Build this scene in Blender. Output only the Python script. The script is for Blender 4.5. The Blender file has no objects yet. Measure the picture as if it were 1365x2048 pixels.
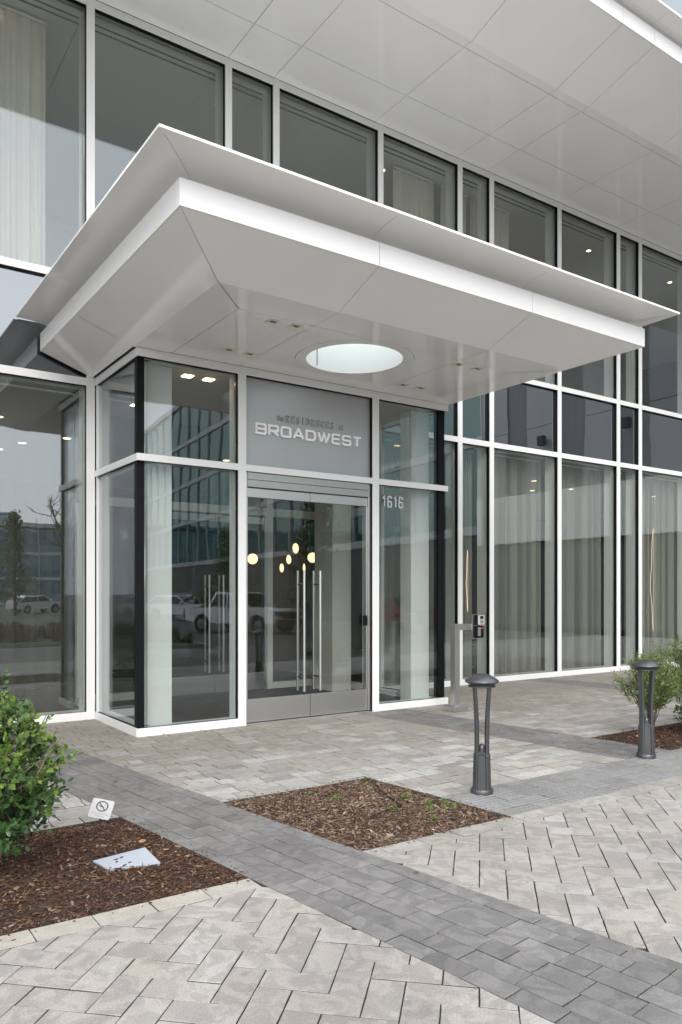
import bpy, bmesh, math, random
from mathutils import Vector, Matrix
R = math.radians
random.seed(7)
sc = bpy.context.scene
COL = sc.collection

# ------------------------------------------------------------------ camera
cam = bpy.data.cameras.new('camera')
camo = bpy.data.objects.new('camera', cam)
COL.objects.link(camo)
camo.location = (0, 0, 1.5)
camo.rotation_euler = (R(90), 0, -math.asin(0.56894))
cam.sensor_fit = 'AUTO'
cam.sensor_width = 36
cam.lens = 1541.6 / 2048 * 36
cam.shift_y = 164.3 / 2048
cam.clip_start = 0.05
cam.clip_end = 2000
sc.camera = camo
FW = Vector((0.56894, 0.82238)); RT = Vector((0.82238, -0.56894))

# ------------------------------------------------------------------ world, sun, exposure
SUN_EL, SUN_AZ = R(38), R(208)          # azimuth clockwise from +Y: behind the camera, slightly left
world = bpy.data.worlds.new('World')
sc.world = world
world.use_nodes = True
wn, wl = world.node_tree.nodes, world.node_tree.links
wn.clear()
wo = wn.new('ShaderNodeOutputWorld'); bg = wn.new('ShaderNodeBackground')
sky = wn.new('ShaderNodeTexSky'); sky.sky_type = 'NISHITA'; sky.sun_disc = False
sky.sun_elevation = SUN_EL; sky.sun_rotation = SUN_AZ
sky.air_density = 1.0; sky.dust_density = 4.0; sky.ozone_density = 1.0
# cloud cover: the whole dome is veiled by an even pale layer of cloud with faint mottling
tc = wn.new('ShaderNodeTexCoord'); cn = wn.new('ShaderNodeTexNoise')
cn.inputs['Scale'].default_value = 3.0; cn.inputs['Detail'].default_value = 5
wl.new(tc.outputs['Generated'], cn.inputs['Vector'])
cr = wn.new('ShaderNodeValToRGB')
cr.color_ramp.elements[0].position = 0.3; cr.color_ramp.elements[0].color = (11.2, 11.7, 12.4, 1)
cr.color_ramp.elements[1].position = 0.75; cr.color_ramp.elements[1].color = (13.4, 13.7, 14.1, 1)
wl.new(cn.outputs['Fac'], cr.inputs['Fac'])
mx = wn.new('ShaderNodeMix'); mx.data_type = 'RGBA'; mx.inputs[0].default_value = 0.85
wl.new(sky.outputs[0], mx.inputs[6]); wl.new(cr.outputs[0], mx.inputs[7])
bg.inputs['Strength'].default_value = 0.1
wl.new(mx.outputs[2], bg.inputs['Color']); wl.new(bg.outputs[0], wo.inputs['Surface'])

sun = bpy.data.lights.new('sun', 'SUN'); sun.energy = 0.8; sun.angle = R(28); sun.color = (1.0, 0.98, 0.96)
suno = bpy.data.objects.new('sun', sun); COL.objects.link(suno)
suno.location = (-10, -20, 40)
sd = Vector((math.sin(SUN_AZ) * math.cos(SUN_EL), math.cos(SUN_AZ) * math.cos(SUN_EL), math.sin(SUN_EL)))
suno.rotation_euler = sd.to_track_quat('Z', 'Y').to_euler()

sc.view_settings.view_transform = 'Standard'; sc.view_settings.look = 'None'
sc.view_settings.gamma = 1.0; sc.view_settings.exposure = 1.06
sc.view_settings.use_curve_mapping = False
sc.cycles.max_bounces = 10; sc.cycles.transparent_max_bounces = 24
sc.cycles.diffuse_bounces = 4; sc.cycles.glossy_bounces = 5
sc.cycles.use_denoising = True
sc.cycles.sample_clamp_indirect = 6

# ------------------------------------------------------------------ materials
def newmat(name):
    m = bpy.data.materials.new(name); m.use_nodes = True
    m.node_tree.nodes.clear()
    return m, m.node_tree.nodes, m.node_tree.links
def principled(name, col, rough=0.5, metal=0.0, spec=0.5, noise=0.0, nscale=6.0, bump=0.0, bscale=40.0, coat=0.0, stretch=(1, 1, 1)):
    m, n, l = newmat(name)
    o = n.new('ShaderNodeOutputMaterial'); p = n.new('ShaderNodeBsdfPrincipled')
    p.inputs['Base Color'].default_value = (*col, 1); p.inputs['Roughness'].default_value = rough
    p.inputs['Metallic'].default_value = metal; p.inputs['Specular IOR Level'].default_value = spec
    p.inputs['Coat Weight'].default_value = coat
    l.new(p.outputs[0], o.inputs['Surface'])
    if noise or bump:
        g = n.new('ShaderNodeNewGeometry'); mp = n.new('ShaderNodeMapping')
        mp.inputs['Scale'].default_value = stretch
        l.new(g.outputs['Position'], mp.inputs['Vector'])
    if noise:
        t = n.new('ShaderNodeTexNoise'); t.inputs['Scale'].default_value = nscale; t.inputs['Detail'].default_value = 6
        l.new(mp.outputs[0], t.inputs['Vector'])
        h = n.new('ShaderNodeMapRange'); h.inputs[1].default_value = 0.25; h.inputs[2].default_value = 0.75
        h.inputs[3].default_value = 1 - noise; h.inputs[4].default_value = 1 + noise
        l.new(t.outputs['Fac'], h.inputs[0])
        mu = n.new('ShaderNodeVectorMath'); mu.operation = 'SCALE'; mu.inputs[0].default_value = col
        l.new(h.outputs[0], mu.inputs['Scale']); l.new(mu.outputs[0], p.inputs['Base Color'])
        h2 = n.new('ShaderNodeMapRange'); h2.inputs[3].default_value = max(0.02, rough - 0.08); h2.inputs[4].default_value = rough + 0.08
        l.new(t.outputs['Fac'], h2.inputs[0]); l.new(h2.outputs[0], p.inputs['Roughness'])
    if bump:
        t2 = n.new('ShaderNodeTexNoise'); t2.inputs['Scale'].default_value = bscale; t2.inputs['Detail'].default_value = 4
        l.new(mp.outputs[0], t2.inputs['Vector'])
        b = n.new('ShaderNodeBump'); b.inputs['Strength'].default_value = 1.0; b.inputs['Distance'].default_value = bump
        l.new(t2.outputs['Fac'], b.inputs['Height']); l.new(b.outputs[0], p.inputs['Normal'])
    return m
def emit(name, col, s):
    m, n, l = newmat(name)
    o = n.new('ShaderNodeOutputMaterial'); e = n.new('ShaderNodeEmission')
    e.inputs[0].default_value = (*col, 1); e.inputs[1].default_value = s
    l.new(e.outputs[0], o.inputs['Surface'])
    return m
def glass(name, tint, refl, wav=0.0012, base=None, gtint=(.91, .955, 1)):
    """coated pane: mirror part by angle plus clear (or opaque painted) part; slow waviness of float glass"""
    m, n, l = newmat(name)
    o = n.new('ShaderNodeOutputMaterial'); mix = n.new('ShaderNodeMixShader')
    if base is None:
        t = n.new('ShaderNodeBsdfTransparent'); t.inputs[0].default_value = (*tint, 1)
    else:
        t = n.new('ShaderNodeBsdfDiffuse'); t.inputs[0].default_value = (*base, 1)
    gl = n.new('ShaderNodeBsdfGlossy'); gl.inputs['Roughness'].default_value = 0.0
    gl.inputs['Color'].default_value = (*gtint, 1)
    lw = n.new('ShaderNodeLayerWeight'); lw.inputs['Blend'].default_value = 0.5
    pw = n.new('ShaderNodeMath'); pw.operation = 'POWER'; pw.inputs[1].default_value = 5.0
    l.new(lw.outputs['Facing'], pw.inputs[0])
    mr = n.new('ShaderNodeMapRange'); mr.inputs[3].default_value = refl; mr.inputs[4].default_value = 1.0
    l.new(pw.outputs[0], mr.inputs[0]); l.new(mr.outputs[0], mix.inputs[0])
    g = n.new('ShaderNodeNewGeometry'); mp = n.new('ShaderNodeMapping'); mp.inputs['Scale'].default_value = (1.3, 1.3, 0.9)
    oi = n.new('ShaderNodeObjectInfo'); ad = n.new('ShaderNodeVectorMath'); ad.operation = 'ADD'
    ml = n.new('ShaderNodeMath'); ml.operation = 'MULTIPLY'; ml.inputs[1].default_value = 50
    l.new(oi.outputs['Random'], ml.inputs[0]); l.new(g.outputs['Position'], ad.inputs[0]); l.new(ml.outputs[0], ad.inputs[1])
    l.new(ad.outputs[0], mp.inputs[0])
    nz = n.new('ShaderNodeTexNoise'); nz.inputs['Scale'].default_value = 1.0; nz.inputs['Detail'].default_value = 1.5
    l.new(mp.outputs[0], nz.inputs['Vector'])
    b = n.new('ShaderNodeBump'); b.inputs['Strength'].default_value = 1; b.inputs['Distance'].default_value = wav
    l.new(nz.outputs['Fac'], b.inputs['Height']); l.new(b.outputs[0], gl.inputs['Normal'])
    l.new(t.outputs[0], mix.inputs[1]); l.new(gl.outputs[0], mix.inputs[2]); l.new(mix.outputs[0], o.inputs['Surface'])
    return m
def sheer(name, col, clear):
    m, n, l = newmat(name)
    o = n.new('ShaderNodeOutputMaterial'); a = n.new('ShaderNodeMixShader'); a.inputs[0].default_value = clear
    b = n.new('ShaderNodeMixShader'); b.inputs[0].default_value = 0.4
    d = n.new('ShaderNodeBsdfDiffuse'); d.inputs[0].default_value = (*col, 1)
    tr = n.new('ShaderNodeBsdfTranslucent'); tr.inputs[0].default_value = (*col, 1)
    tp = n.new('ShaderNodeBsdfTransparent')
    l.new(d.outputs[0], b.inputs[1]); l.new(tr.outputs[0], b.inputs[2])
    l.new(b.outputs[0], a.inputs[1]); l.new(tp.outputs[0], a.inputs[2]); l.new(a.outputs[0], o.inputs['Surface'])
    return m
def paver_mat(name, cols, dirt=0.25, mottle=0.3, brown=None, dots=False):
    """concrete paver: its own shade per piece, cloudy cast-stone mottling, pores, stains"""
    m, n, l = newmat(name)
    o = n.new('ShaderNodeOutputMaterial'); p = n.new('ShaderNodeBsdfPrincipled')
    p.inputs['Specular IOR Level'].default_value = 0.3
    oi = n.new('ShaderNodeObjectInfo'); g = n.new('ShaderNodeNewGeometry')
    s = n.new('ShaderNodeMath'); s.operation = 'ADD'; l.new(oi.outputs['Random'], s.inputs[0]); l.new(g.outputs['Random Per Island'], s.inputs[1])
    f = n.new('ShaderNodeMath'); f.operation = 'FRACT'; l.new(s.outputs[0], f.inputs[0])
    ramp = n.new('ShaderNodeValToRGB'); ramp.color_ramp.interpolation = 'LINEAR'
    els = ramp.color_ramp.elements
    while len(els) < len(cols): els.new(0.5)
    for i, c in enumerate(cols):
        els[i].position = i / (len(cols) - 1); els[i].color = (*c, 1)
    l.new(f.outputs[0], ramp.inputs['Fac'])
    k = n.new('ShaderNodeMath'); k.operation = 'MULTIPLY'; k.inputs[1].default_value = 91.0; l.new(f.outputs[0], k.inputs[0])
    ad = n.new('ShaderNodeVectorMath'); ad.operation = 'ADD'; l.new(g.outputs['Position'], ad.inputs[0]); l.new(k.outputs[0], ad.inputs[1])
    n1 = n.new('ShaderNodeTexNoise'); n1.inputs['Scale'].default_value = 6.5; n1.inputs['Detail'].default_value = 3; n1.inputs['Distortion'].default_value = 1.6
    l.new(ad.outputs[0], n1.inputs['Vector'])
    st = n.new('ShaderNodeValToRGB'); st.color_ramp.elements[0].position = 0.44; st.color_ramp.elements[1].position = 0.56
    st.color_ramp.elements[0].color = (1 - mottle * .5,) * 3 + (1,); st.color_ramp.elements[1].color = (1 + mottle * .45,) * 3 + (1,)
    l.new(n1.outputs['Fac'], st.inputs['Fac'])
    mu = n.new('ShaderNodeMix'); mu.data_type = 'RGBA'; mu.blend_type = 'MULTIPLY'; mu.inputs[0].default_value = 1
    last = ramp.outputs[0]
    if brown:
        nb = n.new('ShaderNodeTexNoise'); nb.inputs['Scale'].default_value = 0.9; nb.inputs['Detail'].default_value = 3
        l.new(g.outputs['Position'], nb.inputs['Vector'])
        sx = n.new('ShaderNodeSeparateXYZ'); l.new(g.outputs['Position'], sx.inputs[0])
        my = n.new('ShaderNodeMapRange'); my.inputs[1].default_value = 5.3; my.inputs[2].default_value = 8.2
        my.inputs[3].default_value = -0.5; my.inputs[4].default_value = 0.42
        l.new(sx.outputs['Y'], my.inputs[0])
        a3 = n.new('ShaderNodeMath'); a3.operation = 'ADD'; l.new(nb.outputs['Fac'], a3.inputs[0]); l.new(my.outputs[0], a3.inputs[1])
        jf = n.new('ShaderNodeMath'); jf.operation = 'MULTIPLY_ADD'; jf.inputs[1].default_value = 0.5; l.new(f.outputs[0], jf.inputs[0]); l.new(a3.outputs[0], jf.inputs[2])
        mb = n.new('ShaderNodeMapRange'); mb.inputs[1].default_value = 0.35; mb.inputs[2].default_value = 1.0; l.new(jf.outputs[0], mb.inputs[0])
        mxb = n.new('ShaderNodeMix'); mxb.data_type = 'RGBA'; mxb.inputs[7].default_value = (*brown, 1)
        l.new(mb.outputs[0], mxb.inputs[0]); l.new(last, mxb.inputs[6]); last = mxb.outputs[2]
    l.new(last, mu.inputs[6]); l.new(st.outputs[0], mu.inputs[7])
    # broad dirt over several pieces, fine pores
    n2 = n.new('ShaderNodeTexNoise'); n2.inputs['Scale'].default_value = 1.4; n2.inputs['Detail'].default_value = 7; n2.inputs['Roughness'].default_value = 0.65
    l.new(g.outputs['Position'], n2.inputs['Vector'])
    d = n.new('ShaderNodeMapRange'); d.inputs[1].default_value = 0.35; d.inputs[2].default_value = 0.7; d.inputs[3].default_value = 1 - dirt; d.inputs[4].default_value = 1.04
    l.new(n2.outputs['Fac'], d.inputs[0])
    n3 = n.new('ShaderNodeTexNoise'); n3.inputs['Scale'].default_value = 130; n3.inputs['Detail'].default_value = 3
    l.new(g.outputs['Position'], n3.inputs['Vector'])
    d3 = n.new('ShaderNodeMapRange'); d3.inputs[1].default_value = 0.3; d3.inputs[2].default_value = 0.62; d3.inputs[3].default_value = 0.78; d3.inputs[4].default_value = 1.04
    l.new(n3.outputs['Fac'], d3.inputs[0])
    # gum spots
    vo = n.new('ShaderNodeTexVoronoi'); vo.inputs['Scale'].default_value = 3.1; l.new(g.outputs['Position'], vo.inputs['Vector'])
    n4 = n.new('ShaderNodeTexNoise'); n4.inputs['Scale'].default_value = 30; l.new(g.outputs['Position'], n4.inputs['Vector'])
    vs = n.new('ShaderNodeMath'); vs.operation = 'MULTIPLY_ADD'; vs.inputs[1].default_value = -0.06; l.new(n4.outputs['Fac'], vs.inputs[0]); l.new(vo.outputs['Distance'], vs.inputs[2])
    vm = n.new('ShaderNodeMapRange'); vm.inputs[1].default_value = 0.0; vm.inputs[2].default_value = 0.05; vm.inputs[3].default_value = 0.55; vm.inputs[4].default_value = 1.0
    l.new(vs.outputs[0], vm.inputs[0])
    m1 = n.new('ShaderNodeMath'); m1.operation = 'MULTIPLY'; l.new(d.outputs[0], m1.inputs[0]); l.new(d3.outputs[0], m1.inputs[1])
    m2 = n.new('ShaderNodeMath'); m2.operation = 'MULTIPLY'; l.new(m1.outputs[0], m2.inputs[0]); l.new(vm.outputs[0], m2.inputs[1])
    sc_ = n.new('ShaderNodeVectorMath'); sc_.operation = 'SCALE'; l.new(mu.outputs[2], sc_.inputs[0]); l.new(m2.outputs[0], sc_.inputs['Scale'])
    l.new(sc_.outputs[0], p.inputs['Base Color'])
    p.inputs['Roughness'].default_value = 0.75
    bh = n.new('ShaderNodeMath'); bh.operation = 'MULTIPLY_ADD'; bh.inputs[1].default_value = 0.35; l.new(n3.outputs['Fac'], bh.inputs[0]); l.new(n1.outputs['Fac'], bh.inputs[2])
    hgt = bh.outputs[0]
    if dots:
        dv = n.new('ShaderNodeTexVoronoi'); dv.inputs['Scale'].default_value = 21; dv.inputs['Randomness'].default_value = 0.0
        l.new(g.outputs['Position'], dv.inputs['Vector'])
        dm = n.new('ShaderNodeMapRange'); dm.inputs[1].default_value = 0.18; dm.inputs[2].default_value = 0.34; dm.inputs[3].default_value = 4.5; dm.inputs[4].default_value = 0.0
        l.new(dv.outputs['Distance'], dm.inputs[0])
        da = n.new('ShaderNodeMath'); da.operation = 'ADD'; l.new(dm.outputs[0], da.inputs[0]); l.new(hgt, da.inputs[1]); hgt = da.outputs[0]
    b = n.new('ShaderNodeBump'); b.inputs['Strength'].default_value = 1; b.inputs['Distance'].default_value = 0.0022
    l.new(hgt, b.inputs['Height']); l.new(b.outputs[0], p.inputs['Normal'])
    l.new(p.outputs[0], o.inputs['Surface'])
    return m
def island_mat(name, cols, rough=0.7, spec=0.3, trans=0.0):
    m, n, l = newmat(name)
    o = n.new('ShaderNodeOutputMaterial'); p = n.new('ShaderNodeBsdfPrincipled')
    p.inputs['Roughness'].default_value = rough; p.inputs['Specular IOR Level'].default_value = spec
    g = n.new('ShaderNodeNewGeometry'); ramp = n.new('ShaderNodeValToRGB'); els = ramp.color_ramp.elements
    while len(els) < len(cols): els.new(0.5)
    for i, c in enumerate(cols):
        els[i].position = i / (len(cols) - 1); els[i].color = (*c, 1)
    l.new(g.outputs['Random Per Island'], ramp.inputs['Fac']); l.new(ramp.outputs[0], p.inputs['Base Color'])
    if trans:
        t = n.new('ShaderNodeBsdfTranslucent'); l.new(ramp.outputs[0], t.inputs[0])
        mix = n.new('ShaderNodeMixShader'); mix.inputs[0].default_value = trans
        l.new(p.outputs[0], mix.inputs[1]); l.new(t.outputs[0], mix.inputs[2]); l.new(mix.outputs[0], o.inputs['Surface'])
    else:
        l.new(p.outputs[0], o.inputs['Surface'])
    return m

M = {}
M['white'] = principled('white_paint', (0.76, 0.755, 0.745), 0.33, noise=0.015, nscale=3)
M['panel'] = principled('panel_paint', (0.90, 0.885, 0.86), 0.09, noise=0.02, nscale=1.5, bump=0.0006, bscale=1.2)
M['black'] = principled('black_gasket', (0.006, 0.0065, 0.007), 0.5, spec=0.15)
M['joint'] = principled('dark_joint', (0.16, 0.155, 0.15), 0.6)
M['glass'] = glass('facade_glass', (0.89, 0.905, 0.885), 0.10)
M['vglass'] = glass('vestibule_glass', (0.895, 0.91, 0.90), 0.068, 0.0016)
M['iglass'] = glass('inner_glass', (0.90, 0.94, 0.91), 0.04, 0.0006)
M['spandrel'] = glass('spandrel_glass', (1, 1, 1), 0.24, 0.0016, base=(0.016, 0.019, 0.021))
M['steel'] = principled('brushed_steel', (0.60, 0.59, 0.575), 0.36, metal=1.0, noise=0.02, nscale=9, stretch=(1, 1, 14))
M['steelh'] = principled('brushed_steel_header', (0.47, 0.465, 0.45), 0.42, metal=1.0)
M['signgrey'] = principled('sign_panel_metal', (0.43, 0.43, 0.435), 0.34, metal=0.5, noise=0.015, nscale=2)
M['letter'] = principled('sign_letter', (0.88, 0.875, 0.86), 0.35)
M['letter2'] = principled('sign_small_letter', (0.34, 0.33, 0.31), 0.4)
M['frost'] = principled('frosted_vinyl', (0.52, 0.53, 0.52), 0.6)
M['inwall'] = principled('interior_white_wall', (0.74, 0.755, 0.745), 0.5)
M['inframe'] = principled('inner_frame_paint', (0.66, 0.64, 0.58), 0.45)
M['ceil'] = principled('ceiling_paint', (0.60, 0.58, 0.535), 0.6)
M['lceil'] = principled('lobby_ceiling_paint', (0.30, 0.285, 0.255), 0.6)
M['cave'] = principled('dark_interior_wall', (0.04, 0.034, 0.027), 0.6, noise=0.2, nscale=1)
M['wood'] = principled('walnut_wall', (0.13, 0.075, 0.04), 0.45, noise=0.3, nscale=4, stretch=(4, 4, 0.4))
M['carpet'] = principled('dark_mat', (0.035, 0.032, 0.032), 0.9, noise=0.2, nscale=30)
M['floor_in'] = principled('lobby_floor', (0.08, 0.075, 0.07), 0.25, noise=0.15, nscale=1)
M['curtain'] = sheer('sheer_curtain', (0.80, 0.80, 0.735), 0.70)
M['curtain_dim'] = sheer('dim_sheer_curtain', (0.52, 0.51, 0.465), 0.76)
M['curtain2'] = sheer('drape', (0.86, 0.83, 0.74), 0.02)
M['warm'] = emit('warm_lamp', (1.0, 0.70, 0.40), 4.5)
M['warmdisc'] = emit('warm_disc', (1.0, 0.66, 0.38), 1.5)
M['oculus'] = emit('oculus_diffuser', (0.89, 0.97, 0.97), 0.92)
M['drum'] = principled('drum_lining', (0.84, 0.86, 0.855), 0.5)
M['trimcream'] = principled('downlight_trim', (0.72, 0.66, 0.52), 0.4)
M['trimlight'] = principled('downlight_reflector', (0.78, 0.73, 0.6), 0.35)
M['graphite'] = principled('graphite_metal', (0.105, 0.108, 0.112), 0.36, metal=0.7, noise=0.04, nscale=8)
M['sand'] = principled('joint_sand', (0.075, 0.07, 0.062), 0.95, noise=0.3, nscale=40)
M['herring'] = paver_mat('light_paver', [(0.325, 0.305, 0.277), (0.39, 0.368, 0.337), (0.357, 0.334, 0.297), (0.41, 0.392, 0.364)], 0.22, 0.22)
M['edge'] = paver_mat('cream_edge_paver', [(0.39, 0.362, 0.312), (0.44, 0.41, 0.355), (0.40, 0.38, 0.34)], 0.12, 0.12)
M['entry'] = paver_mat('blended_paver', [(0.29, 0.275, 0.25), (0.49, 0.475, 0.45), (0.34, 0.32, 0.29), (0.40, 0.37, 0.325), (0.31, 0.29, 0.26), (0.52, 0.51, 0.49), (0.38, 0.365, 0.34)], 0.2, 0.15, brown=(0.305, 0.278, 0.238))
M['dark'] = paver_mat('charcoal_paver', [(0.175, 0.168, 0.162), (0.245, 0.236, 0.228), (0.205, 0.197, 0.19), (0.23, 0.222, 0.215)], 0.25, 0.22)
M['tact'] = paver_mat('studded_paver', [(0.25, 0.243, 0.236), (0.32, 0.312, 0.304), (0.28, 0.272, 0.264)], 0.16, 0.12, dots=True)
M['mulch'] = principled('mulch_soil', (0.040, 0.024, 0.017), 0.9, noise=0.5, nscale=60, bump=0.01, bscale=50)
M['chip'] = island_mat('bark_chips', [(0.030, 0.015, 0.010), (0.065, 0.028, 0.017), (0.115, 0.050, 0.028), (0.045, 0.022, 0.014), (0.17, 0.09, 0.052), (0.038, 0.019, 0.013), (0.30, 0.23, 0.165)], 0.8)
M['chip2'] = island_mat('weathered_chips', [(0.04, 0.025, 0.018), (0.09, 0.05, 0.03), (0.15, 0.092, 0.06), (0.06, 0.034, 0.022), (0.27, 0.20, 0.145), (0.11, 0.055, 0.03), (0.36, 0.30, 0.24)], 0.8)
M['leaf'] = island_mat('green_leaf', [(0.024, 0.06, 0.02), (0.045, 0.105, 0.03), (0.065, 0.15, 0.04), (0.03, 0.075, 0.024), (0.09, 0.17, 0.045)], 0.32, 0.5, 0.2)
M['leafy'] = island_mat('young_leaf', [(0.10, 0.21, 0.03), (0.17, 0.29, 0.05), (0.12, 0.22, 0.04), (0.22, 0.30, 0.06)], 0.35, 0.4, 0.3)
M['leafo'] = island_mat('olive_leaf', [(0.08, 0.14, 0.03), (0.14, 0.22, 0.05), (0.20, 0.27, 0.07), (0.06, 0.11, 0.025)], 0.4, 0.4, 0.25)
M['bark'] = principled('bark', (0.16, 0.12, 0.085), 0.85, noise=0.3, nscale=30)
M['dead'] = island_mat('dead_leaf', [(0.34, 0.15, 0.06), (0.42, 0.22, 0.10), (0.25, 0.10, 0.045)], 0.6)
M['signwhite'] = principled('sign_white', (0.86, 0.86, 0.87), 0.35)
M['print'] = principled('sign_print', (0.05, 0.05, 0.06), 0.5)
M['printl'] = principled('sign_faded_print', (0.55, 0.53, 0.45), 0.5)
M['lid'] = principled('white_lid', (0.44, 0.465, 0.52), 0.5, noise=0.06, nscale=12)
M['hose'] = principled('drip_hose', (0.02, 0.02, 0.02), 0.5)

# ------------------------------------------------------------------ mesh helpers
WORLD = {}
def wloc(o):
    return WORLD.get(o.name, Vector((0, 0, 0)))
def link(o, parent, loc):
    COL.objects.link(o)
    loc = Vector(loc)
    WORLD[o.name] = loc
    if parent is not None:
        o.parent = parent; o.location = loc - wloc(parent)
    else:
        o.location = loc
    return o
def tag(o, label, cat=None, group=None, kind=None):
    o['label'] = label
    if cat: o['category'] = cat
    if group: o['group'] = group
    if kind: o['kind'] = kind
    return o
def thing(name, label, cat, loc, group=None, kind=None):
    o = bpy.data.objects.new(name, None); o.empty_display_size = 0.1
    link(o, None, loc)
    return tag(o, label, cat, group, kind)
def mesh(name, vs, fs, mat, parent=None, smooth=False, center=True):
    vs = [Vector(v) for v in vs]
    if center:
        c = Vector([(min(v[i] for v in vs) + max(v[i] for v in vs)) / 2 for i in range(3)])
    else:
        c = Vector((0, 0, 0))
    me = bpy.data.meshes.new(name)
    me.from_pydata([v - c for v in vs], [], fs)
    if isinstance(mat, str): mat = M[mat]
    me.materials.append(mat)
    if smooth:
        me.polygons.foreach_set('use_smooth', [True] * len(me.polygons))
    me.update()
    return link(bpy.data.objects.new(name, me), parent, c)
def bmobj(name, bm, mat, parent=None, smooth=False):
    bmesh.ops.recalc_face_normals(bm, faces=bm.faces)
    vs = [v.co.copy() for v in bm.verts]
    bm.verts.index_update()
    fs = [[v.index for v in f.verts] for f in bm.faces]
    bm.free()
    return mesh(name, vs, fs, mat, parent, smooth)
BOXF = [(0, 3, 2, 1), (4, 5, 6, 7), (0, 1, 5, 4), (1, 2, 6, 5), (2, 3, 7, 6), (3, 0, 4, 7)]
def boxv(x0, x1, y0, y1, z0, z1):
    return [(x0, y0, z0), (x1, y0, z0), (x1, y1, z0), (x0, y1, z0), (x0, y0, z1), (x1, y0, z1), (x1, y1, z1), (x0, y1, z1)]
def box(name, x0, x1, y0, y1, z0, z1, mat, parent=None, bev=0.0):
    if bev:
        bm = bmesh.new()
        vv = [bm.verts.new(v) for v in boxv(x0, x1, y0, y1, z0, z1)]
        for f in BOXF: bm.faces.new([vv[i] for i in f])
        bmesh.ops.bevel(bm, geom=list(bm.edges), offset=bev, segments=2, affect='EDGES', profile=0.6)
        return bmobj(name, bm, mat, parent)
    return mesh(name, boxv(x0, x1, y0, y1, z0, z1), BOXF, mat, parent)
class MB:
    def __init__(s): s.v = []; s.f = []
    def add(s, vs, fs):
        k = len(s.v); s.v += [tuple(v) for v in vs]; s.f += [tuple(i + k for i in f) for f in fs]
    def box(s, *a): s.add(boxv(*a), BOXF)
    def tube(s, pts, rad, n=8, caps=True):
        pts = [Vector(p) for p in pts]
        rs = rad if isinstance(rad, (list, tuple)) else [rad] * len(pts)
        rings = []
        up = None
        for i, p in enumerate(pts):
            t = (pts[min(i + 1, len(pts) - 1)] - pts[max(i - 1, 0)]).normalized()
            if up is None:
                up = t.orthogonal().normalized()
            up = (up - t * up.dot(t))
            up = up.normalized() if up.length > 1e-6 else t.orthogonal().normalized()
            b = t.cross(up)
            rings.append([p + (up * math.cos(2 * math.pi * j / n) + b * math.sin(2 * math.pi * j / n)) * rs[i] for j in range(n)])
        vs = [v for r in rings for v in r]; fs = []
        for i in range(len(pts) - 1):
            for j in range(n):
                a = i * n + j; b_ = i * n + (j + 1) % n
                fs.append((a, b_, b_ + n, a + n))
        if caps:
            fs.append(tuple(reversed(range(n)))); fs.append(tuple(range((len(pts) - 1) * n, len(pts) * n)))
        s.add(vs, fs)
    def lathe(s, prof, c=(0, 0, 0), n=32):
        c = Vector(c); vs = []; fs = []
        for r, z in prof:
            for j in range(n):
                a = 2 * math.pi * j / n
                vs.append(c + Vector((r * math.cos(a), r * math.sin(a), z)))
        for i in range(len(prof) - 1):
            for j in range(n):
                a = i * n + j; b = i * n + (j + 1) % n
                fs.append((a, b, b + n, a + n))
        fs.append(tuple(reversed(range(n)))); fs.append(tuple(range((len(prof) - 1) * n, len(prof) * n)))
        s.add(vs, fs)
    def prism(s, poly, axis, a, b):
        """poly of 2D points extruded along axis 'x','y' or 'z' from a to b"""
        def mk(p, t):
            return {'x': (t, p[0], p[1]), 'y': (p[0], t, p[1]), 'z': (p[0], p[1], t)}[axis]
        n = len(poly)
        s.add([mk(p, a) for p in poly] + [mk(p, b) for p in poly],
              [tuple(reversed(range(n))), tuple(range(n, 2 * n))] + [(i, (i + 1) % n, (i + 1) % n + n, i + n) for i in range(n)])
    def build(s, name, mat, parent=None, smooth=False):
        return mesh(name, s.v, s.f, mat, parent, smooth)
def fixn(o):
    bm = bmesh.new(); bm.from_mesh(o.data); bmesh.ops.recalc_face_normals(bm, faces=bm.faces); bm.to_mesh(o.data); bm.free()
    return o
def smooth_by_angle(o, ang=40):
    me = o.data
    bm = bmesh.new(); bm.from_mesh(me)
    bmesh.ops.recalc_face_normals(bm, faces=bm.faces)
    for f in bm.faces: f.smooth = True
    for e in bm.edges:
        e.smooth = not (len(e.link_faces) == 2 and e.calc_face_angle(0) > R(ang))
    bm.to_mesh(me); bm.free()
    return o

YF, YV = 9.35, 7.9
ZT1, ZT2, ZTOP, ZSOF = 4.035, 5.255, 8.54, 8.64
MULL = [-3.4, -1.55, -0.82, 1.0, 2.785, 4.61, 5.34, 7.165, 8.81, 9.54, 11.28, 13.02, 13.73, 15.55, 17.25, 18.0, 19.8, 21.5]

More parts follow.
